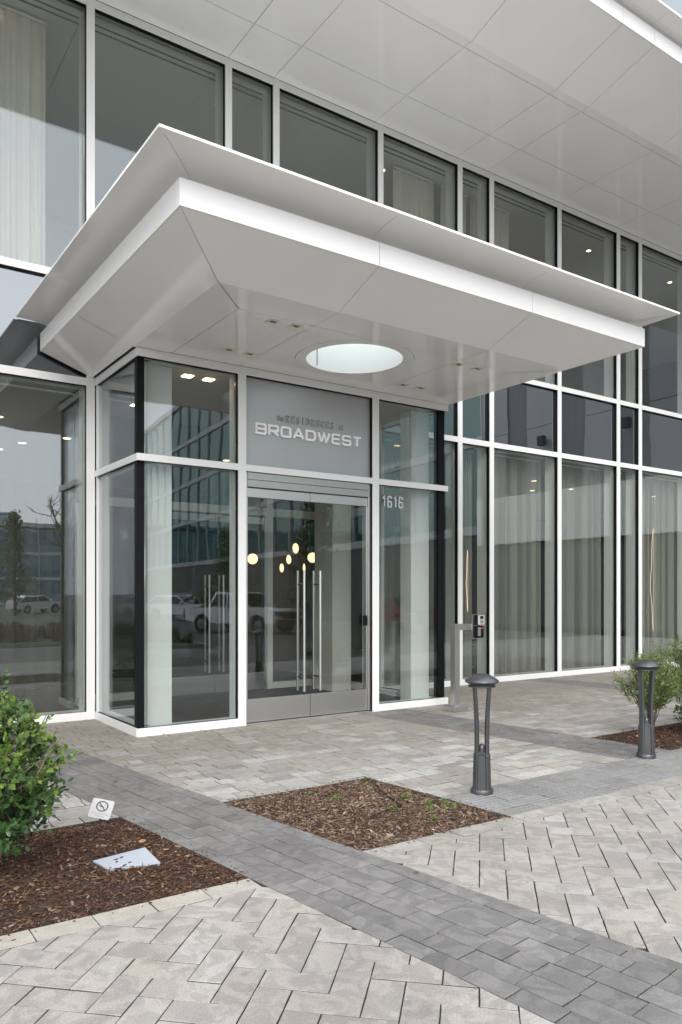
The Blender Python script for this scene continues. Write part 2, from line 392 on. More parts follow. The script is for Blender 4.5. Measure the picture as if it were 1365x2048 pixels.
# ================================================================== PAVING
def clip(poly, a, b):
    """keep the part of poly on the left of a->b"""
    out = []
    def side(p): return (b[0] - a[0]) * (p[1] - a[1]) - (b[1] - a[1]) * (p[0] - a[0])
    for i in range(len(poly)):
        p, q = poly[i], poly[(i + 1) % len(poly)]
        sp, sq = side(p), side(q)
        if sp >= 0: out.append(p)
        if sp * sq < 0:
            t = sp / (sp - sq); out.append((p[0] + (q[0] - p[0]) * t, p[1] + (q[1] - p[1]) * t))
    return out
def clip_conv(poly, reg):
    for i in range(len(reg)):
        poly = clip(poly, reg[i], reg[(i + 1) % len(reg)])
        if len(poly) < 3: return []
    return poly
def area(p):
    return 0.5 * sum(p[i][0] * p[(i + 1) % len(p)][1] - p[(i + 1) % len(p)][0] * p[i][1] for i in range(len(p)))
def inset(poly, d):
    n = len(poly); out = []
    for i in range(n):
        p0, p1, p2 = Vector(poly[i - 1]), Vector(poly[i]), Vector(poly[(i + 1) % n])
        e1, e2 = (p1 - p0), (p2 - p1)
        if e1.length < 1e-6 or e2.length < 1e-6: continue
        e1.normalize(); e2.normalize()
        n1, n2 = Vector((-e1.y, e1.x)), Vector((-e2.y, e2.x))
        k = 1 + n1.dot(n2)
        if k < 0.25: k = 0.25
        out.append(tuple(p1 + (n1 + n2) * (d / k)))
    return out
def dedupe(p):
    o = []
    for q in p:
        if not o or math.hypot(q[0] - o[-1][0], q[1] - o[-1][1]) > 0.004: o.append(q)
    if len(o) > 1 and math.hypot(o[0][0] - o[-1][0], o[0][1] - o[-1][1]) < 0.004: o.pop()
    return o
def paver_geo(poly, rnd, gap=0.0026, sub=0.075, jit=0.0013, th=0.03):
    poly = inset(dedupe(poly), gap)
    pts = []
    for i in range(len(poly)):
        a, b = poly[i], poly[(i + 1) % len(poly)]
        L = math.hypot(b[0] - a[0], b[1] - a[1]); k = max(1, round(L / sub))
        for j in range(k):
            t = j / k
            w = jit if j else jit * 0.6
            pts.append((a[0] + (b[0] - a[0]) * t + rnd.uniform(-w, w), a[1] + (b[1] - a[1]) * t + rnd.uniform(-w, w)))
    n = len(pts)
    cx = sum(p[0] for p in pts) / n; cy = sum(p[1] for p in pts) / n
    dz = rnd.uniform(-0.0016, 0.0016); tx, ty = rnd.uniform(-.006, .006), rnd.uniform(-.006, .006)
    def zz(p): return dz + (p[0] - cx) * tx + (p[1] - cy) * ty
    top = [(cx + (p[0] - cx) * (1 - 0.0016 / max(0.02, math.hypot(p[0] - cx, p[1] - cy))), cy + (p[1] - cy) * (1 - 0.0016 / max(0.02, math.hypot(p[0] - cx, p[1] - cy))), zz(p)) for p in pts]
    mid = [(p[0], p[1], zz(p) - 0.0024) for p in pts]
    bot = [(p[0], p[1], -th) for p in pts]
    vs = top + mid + bot
    fs = [tuple(range(n))]
    for i in range(n):
        j = (i + 1) % n
        fs.append((i, n + i, n + j, j)); fs.append((n + i, 2 * n + i, 2 * n + j, n + j))
    return vs, fs
def inframe(x, y, mar=0.03):
    d = FW.x * x + FW.y * y; r = RT.x * x + RT.y * y
    if d < 0.5: return None
    u = (682.5 + 1541.6 * r / d) / 1365; v = (1188.3 + 1541.6 * 1.5 / d) / 2048
    if -mar < u < 1 + mar and v < 1 + mar: return d
    return None
def lay(name, label, region, polys, mat, base_z=-0.012, limit=300, regions=None, gap=0.0026):
    rnd = random.Random(len(polys) * 7 + 3)
    regs = regions or [region]
    xs = [p[0] for r in regs for p in r]; ys = [p[1] for r in regs for p in r]
    vs = []; fs = []
    for r in regs:
        k = len(vs); vs += [(p[0], p[1], base_z) for p in r]; fs.append(tuple(range(k, k + len(r))))
    base = mesh(name, vs, fs, 'sand')
    tag(base, label, 'paving', kind='structure')
    pieces = []
    for p in polys:
        for r in regs:
            q = clip_conv(p, r)
            if len(q) >= 3:
                q = dedupe(q)
                if len(q) >= 3 and area(q) > 0.0012:
                    cx = sum(t[0] for t in q) / len(q); cy = sum(t[1] for t in q) / len(q)
                    d = inframe(cx, cy)
                    size = area(q) / d ** 3 if d else -1
                    pieces.append((size, q))
    pieces.sort(key=lambda t: -t[0])
    rest = MB(); idx = []
    f_side = lambda f: [0] + [0, 1] * ((len(f) - 1) // 2)      # joint faces are packed with dark sand
    for i, (s, q) in enumerate(pieces):
        try:
            v, f = paver_geo(q, rnd, gap)
        except Exception:
            continue
        if s > 0 and i < limit:
            o = mesh('paver', v, f, mat, base)
        else:
            rest.add(v, f); idx += f_side(f); continue
        o.data.materials.append(M['sand']); o.data.polygons.foreach_set('material_index', f_side(f))
    if rest.v:
        o = rest.build('farther_pavers', mat, base); o['kind'] = 'stuff'
        o.data.materials.append(M['sand']); o.data.polygons.foreach_set('material_index', idx)
    return base
def rect(x0, x1, y0, y1): return [(x0, y0), (x1, y0), (x1, y1), (x0, y1)]
def herring(W, ang, ox, oy, N):
    """90 degree herringbone of W x 2W pieces, turned by ang about (ox, oy)"""
    c, s = math.cos(ang), math.sin(ang); out = []
    def tr(p): return (ox + p[0] * c - p[1] * s, oy + p[0] * s + p[1] * c)
    for i in range(-N, N):
        for j in range(-N, N):
            bx, by = (i + 2 * j) * W, (i - 2 * j) * W
            out.append([tr(p) for p in rect(bx, bx + 2 * W, by, by + W)])
            out.append([tr(p) for p in rect(bx, bx + W, by + W, by + 3 * W)])
    return out
def bond(x0, x1, y0, y1, W, lens, rnd, off=(0, 0), ang=0.0, piv=(0, 0)):
    c, s = math.cos(ang), math.sin(ang); out = []
    y = y0; row = 0
    while y < y1:
        x = x0 - rnd.uniform(0, 0.28)
        while x < x1:
            L = rnd.choice(lens)
            out.append([(piv[0] + px * c - py * s, piv[1] + px * s + py * c) for px, py in rect(x, x + L, y, y + W)])
            x += L
        y += W; row += 1
    return out
def stripA_l(y): return 1.745 + (5.018 - y) * 0.125
def stripA_r(y): return 2.46 + (5.05 - y) * 0.14
def stripB_l(y): return 5.69 + (7.9 - y) * 0.118
def stripB_r(y): return 6.41 + (7.9 - y) * 0.118
rp = random.Random(3)
YK0, YK1 = 3.485, 3.63
# herringbone, right and left of the dark strip
HB = herring(0.14, R(45), 3.716, 2.147, 22)
HBL = herring(0.1395, R(45.5), 2.107, 1.919, 22)
lay('herringbone_paving', 'light grey herringbone paving right of the dark diagonal strip', None, HB, 'herring',
    regions=[[(stripA_r(0.9), 0.9), (7.6, 0.9), (7.6, YK0), (stripA_r(YK0), YK0)]])
lay('herringbone_paving', 'light grey herringbone paving in the near left corner below the planting bed', None, HBL, 'herring',
    regions=[[(-0.6, 0.9), (stripA_l(0.9), 0.9), (stripA_l(YK0), YK0), (-0.6, YK0)]])
# cream edge courses
rows = [rect(0.814 - 0.2765 * 5 + 0.2765 * i, 0.814 - 0.2765 * 4 + 0.2765 * i, YK0, YK1) for i in range(10)]
lay('edge_course', 'single cream edge course along the front of the left planting bed', None, rows, 'edge',
    regions=[[(-0.6, YK0), (stripA_l(YK0), YK0), (stripA_l(YK1), YK1), (-0.6, YK1)]])
rows = [rect(2.5 + 0.28 * i, 2.78 + 0.28 * i, YK0, YK1) for i in range(26)]
lay('edge_course', 'single pale edge course between studded paving and herringbone, right of the strip', None, rows, 'herring',
    regions=[[(stripA_r(YK0), YK0), (9.5, YK0), (9.5, YK1), (stripA_r(YK1), YK1)]])
# dark strips
angA = math.atan(0.132)
regA = [(stripA_l(0.9), 0.9), (stripA_r(0.9), 0.9), (stripA_r(9.28), 9.28), (stripA_l(9.28), 9.28)]
def along(ang, piv, y_lo, y_hi, w_lo, w_hi, W, lens, rnd):
    """courses running down the strip: local x = along strip"""
    out = []
    ex, ey = Vector((math.sin(ang), -math.cos(ang))), Vector((math.cos(ang), math.sin(ang)))
    w = w_lo
    while w < w_hi:
        s = y_lo - rnd.uniform(0, .2)
        while s < y_hi:
            L = rnd.choice(lens)
            q = [Vector(piv) + ex * a + ey * b for a, b in ((s, w), (s + L, w), (s + L, w + W), (s, w + W))]
            q = [tuple(t) for t in q]
            if area(q) < 0: q.reverse()
            out.append(q)
            s += L
        w += W
    return out
pa = along(angA, (stripA_l(5.018), 5.018), -4.4, 4.4, -0.3, 0.68, 0.131, [0.14, 0.21, 0.21, 0.28], rp)
pa += along(angA, (stripA_l(5.018), 5.018), -4.4, 4.4, 0.682, 0.75, 0.09, [0.14, 0.28], rp)
lay('dark_paving_strip', 'charcoal paving strip running diagonally from the left bush to the lower right', None, pa, 'dark', regions=[regA])
regB = [(stripB_l(4.3), 4.3), (stripB_r(4.3), 4.3), (stripB_r(7.87), 7.87), (stripB_l(7.87), 7.87)]
pb = along(math.atan(.118), (stripB_l(7.9), 7.9), -0.3, 4.0, -0.2, 0.95, 0.14, [0.14, 0.21, 0.28], rp)
lay('dark_paving_strip', 'charcoal paving strip from the right edge of the doors to the farther bollard', None, pb, 'dark', regions=[regB])
regC = [(10.85, 5.25), (11.5, 5.25), (10.85, 9.3), (10.2, 9.3)]
pc = along(math.atan(.16), (10.2, 9.3), -0.3, 4.5, -0.2, 0.95, 0.14, [0.14, 0.21, 0.28], rp)
lay('dark_paving_strip', 'short charcoal paving strip by the glass wall behind the far bollard', None, pc, 'dark', regions=[regC])
regT = [(3.90, YK1), (9.5, YK1), (9.5, 4.29), (3.842, 4.29)]
pt = bond(3.6, 9.6, YK1, 4.35, 0.1467, [0.28, 0.28, 0.21], rp)
lay('studded_paving', 'grey studded warning paving under the two bollards', None, pt, 'tact', regions=[regT])
# blended entry paving
pe = bond(1.8, 14.3, 4.29, 9.31, 0.1385, [0.28, 0.28, 0.21, 0.14, 0.28], rp)
regE = [[(stripA_r(5.06), 5.06), (stripB_l(5.06), 5.06), (stripB_l(9.3), 9.3), (stripA_r(9.3), 9.3)],
        [(3.766, 5.06), (3.84, 4.29), (stripB_l(4.29), 4.29), (stripB_l(5.06), 5.06)]]
lay('entry_paving', 'blended beige and grey paving in front of the entrance doors', None, pe, 'entry', regions=regE, gap=.0038)
pe2 = bond(5.5, 14.3, 4.29, 9.31, 0.1385, [0.28, 0.28, 0.21, 0.14, 0.28], rp)
regE2 = [[(stripB_r(5.16), 5.16), (10.87, 5.16), (10.2, 9.3), (stripB_r(9.3), 9.3)],
         [(11.5, 5.25), (14.3, 5.25), (14.3, 9.3), (10.85, 9.3)]]
lay('side_paving', 'blended beige and grey paving along the glass wall right of the entrance', None, pe2, 'entry', regions=regE2, gap=.0038)
pl = bond(-1.2, 2.4, 5.12, 9.3, 0.1385, [0.28, 0.28, 0.21, 0.14], rp)
regL = [[(-1.2, 5.12), (stripA_l(5.12), 5.12), (stripA_l(9.28), 9.28), (-1.2, 9.28)]]
lay('side_paving', 'pale paving behind the left bush beside the dark strip', None, pl, 'entry', regions=regL, gap=.0038)

# rest of the plaza, street and far ground
def sheet(name, label, rects, z, mat, cat):
    vs = []; fs = []
    for (x0, x1, y0, y1) in rects:
        k = len(vs); vs += [(x0, y0, z), (x1, y0, z), (x1, y1, z), (x0, y1, z)]; fs.append((k, k + 1, k + 2, k + 3))
    return tag(mesh(name, vs, fs, mat), label, cat, kind='structure')
def brick_mat(name, c1, c2, mortar, bw, bh):
    m, n, l = newmat(name)
    o = n.new('ShaderNodeOutputMaterial'); p = n.new('ShaderNodeBsdfPrincipled'); p.inputs['Roughness'].default_value = 0.8
    g = n.new('ShaderNodeNewGeometry'); mp = n.new('ShaderNodeMapping'); mp.inputs['Rotation'].default_value = (0, 0, R(45))
    b = n.new('ShaderNodeTexBrick'); b.inputs['Scale'].default_value = 1; b.inputs['Brick Width'].default_value = bw; b.inputs['Row Height'].default_value = bh
    b.inputs['Mortar Size'].default_value = 0.003; b.inputs['Color1'].default_value = (*c1, 1); b.inputs['Color2'].default_value = (*c2, 1); b.inputs['Mortar'].default_value = (*mortar, 1)
    l.new(g.outputs['Position'], mp.inputs[0]); l.new(mp.outputs[0], b.inputs['Vector']); l.new(b.outputs[0], p.inputs['Base Color']); l.new(p.outputs[0], o.inputs['Surface'])
    return m
M['drive'] = principled('drive_lane', (0.115, 0.112, 0.107), 0.8, noise=.2, nscale=1.5)
M['plaza'] = brick_mat('plaza_paver', (0.40, 0.385, 0.36), (0.46, 0.44, 0.41), (0.05, 0.045, 0.04), 0.28, 0.14)
M['asphalt'] = principled('asphalt', (0.08, 0.078, 0.076), 0.85, noise=0.25, nscale=3)
M['earth'] = principled('far_ground', (0.16, 0.155, 0.14), 0.9, noise=0.3, nscale=0.05)
M['line'] = principled('road_paint', (0.7, 0.7, 0.68), 0.6, noise=0.2, nscale=8)
sheet('plaza_pavement', 'light paving of the plaza continuing beyond the frame', [(-40, -0.6, 0.9, 5.12), (7.6, 24, 0.9, YK0), (9.5, 24, YK0, 4.29), (-40, -1.2, 5.12, 9.3), (14.3, 24, 4.29, 9.3), (10.62, 14.3, 4.29, 5.16)], -0.004, 'plaza', 'pavement')
sheet('drive_lane', 'dark drive lane in front of the plaza paving', [(-40, 24, -3.5, 0.9)], -0.006, 'drive', 'lane')
sheet('ground', 'open ground around the buildings reaching the horizon', [(-900, 900, -900, 900)], -0.2, 'earth', 'ground')
sheet('street', 'asphalt street and parking across from the entrance', [(-60, 120, -60, -3.65)], -0.15, 'asphalt', 'street')
tag(box('kerb', -40, 24, -3.65, -3.5, -0.19, 0.0, principled('kerb_concrete', (0.34, 0.33, 0.31), 0.8, noise=0.15), None), 'concrete kerb between plaza and street', 'kerb', kind='structure')

# ================================================================== PLANTING BEDS
def bed_z(x, y, poly, h, seed):
    # distance to polygon edge -> mound
    dm = 9
    for i in range(len(poly)):
        a, b = poly[i], poly[(i + 1) % len(poly)]
        ex, ey = b[0] - a[0], b[1] - a[1]; L = math.hypot(ex, ey)
        dm = min(dm, ((ex) * (y - a[1]) - (ey) * (x - a[0])) / L)
    k = max(0, min(1, dm / 0.35))
    n = math.sin(x * 9 + seed) * math.cos(y * 8.3 + seed * 2) * 0.5 + math.sin(x * 23 + y * 17 + seed) * 0.3
    return -0.016 + h * (k * k * (3 - 2 * k)) + 0.008 * n * (0.3 + k)
def planting_bed(label, poly, h, seed, nchip, mat, big=1.0, ntw=40):
    rnd = random.Random(seed)
    x0, x1 = min(p[0] for p in poly), max(p[0] for p in poly); y0, y1 = min(p[1] for p in poly), max(p[1] for p in poly)
    mb = MB(); st = 0.05
    nx, ny = int((x1 - x0) / st) + 1, int((y1 - y0) / st) + 1
    for i in range(nx):
        for j in range(ny):
            c = clip_conv(rect(x0 + i * st, x0 + (i + 1) * st, y0 + j * st, y0 + (j + 1) * st), poly)
            if len(c) >= 3:
                mb.add([(p[0], p[1], bed_z(p[0], p[1], poly, h, seed)) for p in c], [tuple(range(len(c)))])
    b = mb.build('planting_bed', 'mulch'); tag(b, label, 'planting bed', kind='structure')
    bm = bmesh.new(); bm.from_mesh(b.data); bmesh.ops.remove_doubles(bm, verts=bm.verts, dist=1e-4); bm.to_mesh(b.data); bm.free()
    b.data.polygons.foreach_set('use_smooth', [True] * len(b.data.polygons))
    ch = MB(); cnt = 0
    while cnt < nchip:
        x, y = rnd.uniform(x0, x1), rnd.uniform(y0, y1)
        if len(clip_conv(rect(x - .001, x + .001, y - .001, y + .001), poly)) < 3: continue
        cnt += 1
        if seed == 1 and 1.27 < x < 1.62 and 4.02 < y < 4.30 and (x - 1.27) * .16 > 4.09 - y and rnd.random() < .995: continue
        L = rnd.choice([0.007, 0.010, 0.014, 0.019, 0.034]) * big * rnd.uniform(.7, 1.3); W = L * rnd.uniform(0.14, 0.42); T = rnd.uniform(.0012, .004)
        mt = Matrix.Translation((x, y, bed_z(x, y, poly, h, seed) + rnd.uniform(0.0, 0.014))) @ Matrix.Rotation(rnd.uniform(0, 6.28), 4, 'Z') @ Matrix.Rotation(rnd.gauss(0, .28), 4, 'X') @ Matrix.Rotation(rnd.gauss(0, .25), 4, 'Y')
        tp = rnd.uniform(.35, 1.0); bend = rnd.uniform(-.3, .3) * W
        vs = [(-L / 2, -W / 2, 0), (0, -W / 2 + bend, T * .6), (L / 2, -W / 2 * tp, 0), (L / 2, W / 2 * tp, 0), (0, W / 2 + bend, T * .6), (-L / 2, W / 2, 0)]
        vs = vs + [(a, b_, c - T) for a, b_, c in vs]
        fs = [(0, 1, 4, 5), (1, 2, 3, 4)] + [(i, i + 6, (i + 1) % 6 + 6, (i + 1) % 6) for i in range(6)]
        ch.add([mt @ Vector(v) for v in vs], fs)
    cnt = 0
    while cnt < 130:
        e = rnd.randrange(len(poly)); a_, b2 = poly[e], poly[(e + 1) % len(poly)]; t = rnd.random()
        L2 = math.hypot(b2[0] - a_[0], b2[1] - a_[1]); o_ = -abs(rnd.gauss(0, .03)) - .004; cnt += 1
        x = a_[0] + (b2[0] - a_[0]) * t - (b2[1] - a_[1]) / L2 * o_; y = a_[1] + (b2[1] - a_[1]) * t + (b2[0] - a_[0]) / L2 * o_
        L = rnd.uniform(.006, .018); W = L * rnd.uniform(.2, .45); mt = Matrix.Translation((x, y, .004)) @ Matrix.Rotation(rnd.uniform(0, 6.28), 4, 'Z')
        ch.add([mt @ Vector(v) for v in boxv(-L / 2, L / 2, -W / 2, W / 2, -.002, .001)], BOXF)
    for _ in range(ntw):
        x, y = rnd.uniform(x0, x1), rnd.uniform(y0, y1)
        if len(clip_conv(rect(x - .03, x + .03, y - .03, y + .03), poly)) < 3: continue
        a = rnd.uniform(0, 6.28); L = rnd.uniform(.05, .16); z = bed_z(x, y, poly, h, seed) + .014
        pts = [(x + math.cos(a) * L * (t - .5) + rnd.uniform(-.006, .006), y + math.sin(a) * L * (t - .5) + rnd.uniform(-.006, .006), z + rnd.uniform(-.004, .01)) for t in (0, .33, .66, 1)]
        ch.tube(pts, 0.0013, 4, False)
    o = ch.build('bark_mulch', mat, b); o['kind'] = 'stuff'; o['label'] = 'loose shredded bark mulch'
    return b, (lambda x, y: bed_z(x, y, poly, h, seed))
bedL = [(-0.6, YK1), (stripA_l(YK1), YK1), (stripA_l(5.11), 5.11), (-0.6, 5.11)]
bedM = [(stripA_r(YK1) + .01, YK1), (3.90, YK1), (3.765, 5.06), (stripA_r(5.06) + .01, 5.06)]
bedR = [(6.83, 4.29), (10.62, 4.29), (10.62, 5.16), (6.745, 5.16)]
_, zL = planting_bed('dark brown mulch bed with the bush and the white lid at the left', bedL, 0.045, 1, 24000, 'chip')
_, zM = planting_bed('small mulch bed with sprouting plants in the middle of the paving', bedM, 0.012, 2, 13000, 'chip2', 1.15)
_, zR = planting_bed('dark mulch bed behind the farther bollard at the right', bedR, 0.06, 3, 10000, 'chip', 1.2)

# ================================================================== BUILDING
bld = thing('apartment_building', 'glass-walled building with white mullions and a deep overhanging panelled soffit', 'building', (5.0, YF, 0))
def cap_v(name, x, w, y, z0, z1, parent, depth=0.24):
    """upright: white face cap, black gasket body, pale inner profile"""
    m = box(name, x - w / 2, x + w / 2, y - 0.062, y - 0.044, z0, z1, 'white', parent, 0.002)
    g = box('gasket', x - w / 2 + .002, x + w / 2 - .002, y - 0.044, y + 0.02, z0, z1, 'black', m)
    if depth: box('inner_profile', x - w / 2 - .004, x + w / 2 + .004, y + 0.052, y + depth, z0, z1, 'inwall', m)
    return m
def cap_h(name, x0, x1, y, z0, z1, parent, depth=0.2):
    m = box(name, x0, x1, y - 0.059, y - 0.044, z0, z1, 'white', parent, 0.002)
    g = box('gasket', x0, x1, y - 0.044, y + 0.02, z0 + .002, z1 - .002, 'black', m)
    if depth: box('inner_profile', x0, x1, y + 0.054, y + depth, z0 + .003, z1 - .003, 'inwall', m)
    return m
MW = 0.098
# bays covered by the vestibule box at ground level: 2.785 .. 7.165
for i, x in enumerate(MULL):
    low = 4.2 if 4 < x < 7.1 else 0.0
    cap_v('mullion', x, MW, YF, low, ZSOF - .003, bld)
for i in range(len(MULL) - 1):
    a, b = MULL[i] + MW / 2, MULL[i + 1] - MW / 2
    inside = MULL[i] > 2.7 and MULL[i + 1] < 7.3
    cap_h('transom', a, b, YF, ZT2 - .043, ZT2 + .043, bld)
    cap_h('transom', a, b, YF, ZTOP, ZSOF - 0.004, bld)
    box('glass_pane', a, b, YF + .022, YF + .05, ZT2 + .043, ZTOP, 'glass', bld)
    if not inside:
        cap_h('transom', a, b, YF, ZT1 - .045, ZT1 + .045, bld)
        cap_h('sill', a, b, YF, 0.0, 0.095, bld)
        box('glass_pane', a, b, YF + .022, YF + .05, 0.095, ZT1 - .045, 'glass', bld)
        box('spandrel_panel', a, b, YF + .006, YF + .03, ZT1 + .045, ZT2 - .043, 'spandrel', bld)
    else:
        box('spandrel_panel', a, b, YF + .006, YF + .03, 4.2, ZT2 - .043, 'spandrel', bld)
# soffit of the overhang: flat panels, fold, sloping panels, white fascia, flared lip
SJ = [-3.45, -1.55, -0.82, 1.0, 2.80, 4.60, 5.30, 7.05, 8.71, 9.41, 11.2, 12.95, 13.65, 15.5, 17.2, 17.95, 19.8, 21.5]
YJ = [YF - .06, 8.55, 7.36, 7.22]
g_ = 0.004
def panel(name, quad, th, parent, mat='panel', up=(0, 0, 1)):
    """thin tray panel from four corner points, thickness along up"""
    q = [Vector(p) for p in quad]; u = Vector(up).normalized() * th
    o = mesh(name, q + [p + u for p in q], BOXF, mat, parent)
    return fixn(o)
for i in range(len(SJ) - 1):
    a, b = SJ[i] + g_, SJ[i + 1] - g_
    for j in (0, 1):
        panel('soffit_panel', [(a, YJ[j] - g_, ZSOF), (b, YJ[j] - g_, ZSOF), (b, YJ[j + 1] + g_, ZSOF), (a, YJ[j + 1] + g_, ZSOF)], 0.03, bld)
    # folded outer panel
    mb = MB()
    prof = [(YJ[2] - g_, ZSOF), (YJ[3], ZSOF), (6.165, 8.915), (6.165, 8.945), (YJ[3] + .01, ZSOF + .03), (YJ[2] - g_, ZSOF + .03)]
    mb.prism(prof, 'x', a, b); fixn(mb.build('soffit_panel', 'panel', bld))
    box('fascia_panel', a, b, 6.15, 6.19, 8.915, 9.13, 'white', bld, .002)
    mb = MB()
    prof = [(5.92, 9.25), (6.0, 9.243), (6.1, 9.225), (6.18, 9.195), (6.24, 9.15), (6.26, 9.12), (6.30, 9.12), (6.30, 9.275), (5.92, 9.275)]
    mb.prism(prof, 'x', a, b); fixn(mb.build('lip_panel', 'panel', bld))
mb = MB(); mb.prism([(YF - .02, ZSOF + .034), (YJ[3] + .01, ZSOF + .034), (6.17, 8.95), (6.20, 9.11), (6.31, 9.11), (6.31, 9.25), (YF - .02, 9.25)], 'x', SJ[0], SJ[-1])
fixn(mb.build('soffit_backing', 'joint', bld))
# upper storeys above the overhang
for i in range(len(SJ) - 1):
    box('upper_glass_pane', SJ[i] + .02, SJ[i + 1] - .02, 6.42, 6.45, 9.26, 17.5, 'spandrel', bld)
    box('upper_mullion', SJ[i] - .02, SJ[i] + .02, 6.40, 6.46, 9.26, 17.5, 'black', bld)
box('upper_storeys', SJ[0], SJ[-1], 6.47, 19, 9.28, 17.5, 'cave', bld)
# inside: slabs, ceilings, walls
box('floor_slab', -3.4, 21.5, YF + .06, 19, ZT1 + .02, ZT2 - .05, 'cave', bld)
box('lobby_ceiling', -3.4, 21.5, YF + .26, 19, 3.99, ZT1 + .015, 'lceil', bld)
box('upper_floor', -3.4, 21.5, YF + .26, 19, ZT2 - .045, ZT2 - .02, 'carpet', bld)
uc = MB()
for (y0, y1) in ((YF + .06, 9.525), (9.565, 9.625), (9.665, 19)):
    uc.box(-3.4, 21.5, y0, y1, 8.52, 8.524)
uc.build('upper_ceiling', 'ceil', bld)
box('ceiling_void', -3.4, 21.5, YF + .06, 19, 8.60, 8.63, 'black', bld)
box('upper_back_wall', -3.4, 21.5, 15.0, 15.1, ZT2, 8.52, 'inframe', bld)
box('lobby_floor', -3.4, 21.5, YF + .06, 19, -0.04, 0.012, 'floor_in', bld)
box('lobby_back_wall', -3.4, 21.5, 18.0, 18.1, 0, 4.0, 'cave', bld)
box('wood_wall', 7.6, 9.4, 15.0, 15.08, 0.012, 3.98, 'wood', bld)
box('wood_wall', -1, 2.6, 14.0, 14.08, 0.012, 3.98, 'wood', bld)
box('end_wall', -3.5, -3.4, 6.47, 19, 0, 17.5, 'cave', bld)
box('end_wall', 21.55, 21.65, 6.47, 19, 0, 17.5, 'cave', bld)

# ---------------------------------------------------------------- curtains
def curtain(label, x0, x1, z0, z1, mat, y=9.68, seed=0, amp=0.075, per=0.23):
    rnd = random.Random(seed); mb = MB()
    pts = []; x = x0; gat = rnd.random() < .5
    if mat in ('curtain', 'curtain_dim'):
        # gathered bunches of many folds alternating with stretched single cloth
        while x < x1:
            w = min(x1 - x, rnd.uniform(.07, .20) if gat else rnd.uniform(.05, .17)); n = max(2, int(w / (.0045 if gat else .02)))
            yo = rnd.uniform(-.03, .03); pr = rnd.uniform(.036, .055); am = rnd.uniform(.025, .05)
            for i in range(n):
                t = i / n
                pts.append((x + w * t, y + yo + (am * math.sin(2 * math.pi * w * t / pr) * math.sin(math.pi * t) ** .3 if gat else .012 * math.sin(3.14 * t))))
            x += w; gat = not gat
    else:
        n = max(12, int((x1 - x0) / .008)); ph = 0; p2 = rnd.uniform(0, 6)
        for i in range(n + 1):
            x = x0 + (x1 - x0) * i / n
            ph += 2 * math.pi * .008 / (per * (1 + .45 * math.sin(x * 5.1 + p2) + .25 * math.sin(x * 11.7 + p2)))
            pts.append((x, y + .06 * abs(math.sin(ph * .5)) + .015 * math.sin(2.3 * ph)))
    zs = [z0, z0 + (z1 - z0) * .5, z1 - .12, z1]
    vs = []; fs = []
    for k, z in enumerate(zs):
        sq = (1.0, 1.0, 0.85, 0.6)[k]
        for (x, yy) in pts: vs.append((x, y + (yy - y) * sq, z))
    m = len(pts)
    for k in range(len(zs) - 1):
        for i in range(m - 1):
            a = k * m + i; fs.append((a, a + 1, a + 1 + m, a + m))
    c = thing('curtain', label, 'curtain', ((x0 + x1) / 2, y, z0))
    mesh('fabric', vs, fs, mat, c, True)
    r = MB(); r.box(x0, x1, y - .012, y + .012, z1 + .002, z1 + .022); r.build('track', 'white', c)
    return c
G = 'curtain'
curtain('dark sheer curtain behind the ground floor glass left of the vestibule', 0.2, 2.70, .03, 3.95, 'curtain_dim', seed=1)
curtain('narrow sheer curtain strip just right of the vestibule behind ground floor glass', 7.3, 8.74, .03, 3.95, G, seed=2)
curtain('sheer curtain in the narrow ground floor bay behind the steel intercom post', 8.86, 9.48, .03, 3.95, G, seed=3, per=.2)
curtain('sheer grey curtain in the first wide ground floor bay right of the intercom post', 9.60, 11.22, .03, 3.95, G, seed=4, per=.19)
curtain('sheer grey curtain in the second wide ground floor bay right of the intercom post', 11.34, 12.96, .03, 3.95, G, seed=5)
curtain('sheer curtain in the narrow ground floor bay behind the farther bollard', 13.08, 13.67, .03, 3.95, G, seed=6)
curtain('pale sheer curtain at the right edge behind the looped light line', 13.79, 17.2, .03, 3.95, G, seed=7)
U = 'curtain2'
curtain('cream drape upstairs in the far left window', 0.9, 2.40, ZT2 + .05, 8.46, U, seed=11, y=9.80, per=.13)
curtain('cream drape upstairs in the wide window above the canopy centre', 7.86, 8.74, ZT2 + .05, 8.46, U, seed=12, y=9.85, per=.12)
curtain('cream drape upstairs in the narrow window above the canopy', 8.90, 9.5, ZT2 + .05, 8.46, U, seed=13, y=9.85, per=.12)
curtain('cream drape upstairs at the left side of the window right of the narrow one', 9.6, 10.55, ZT2 + .05, 8.46, U, seed=14, y=9.85, per=.12)

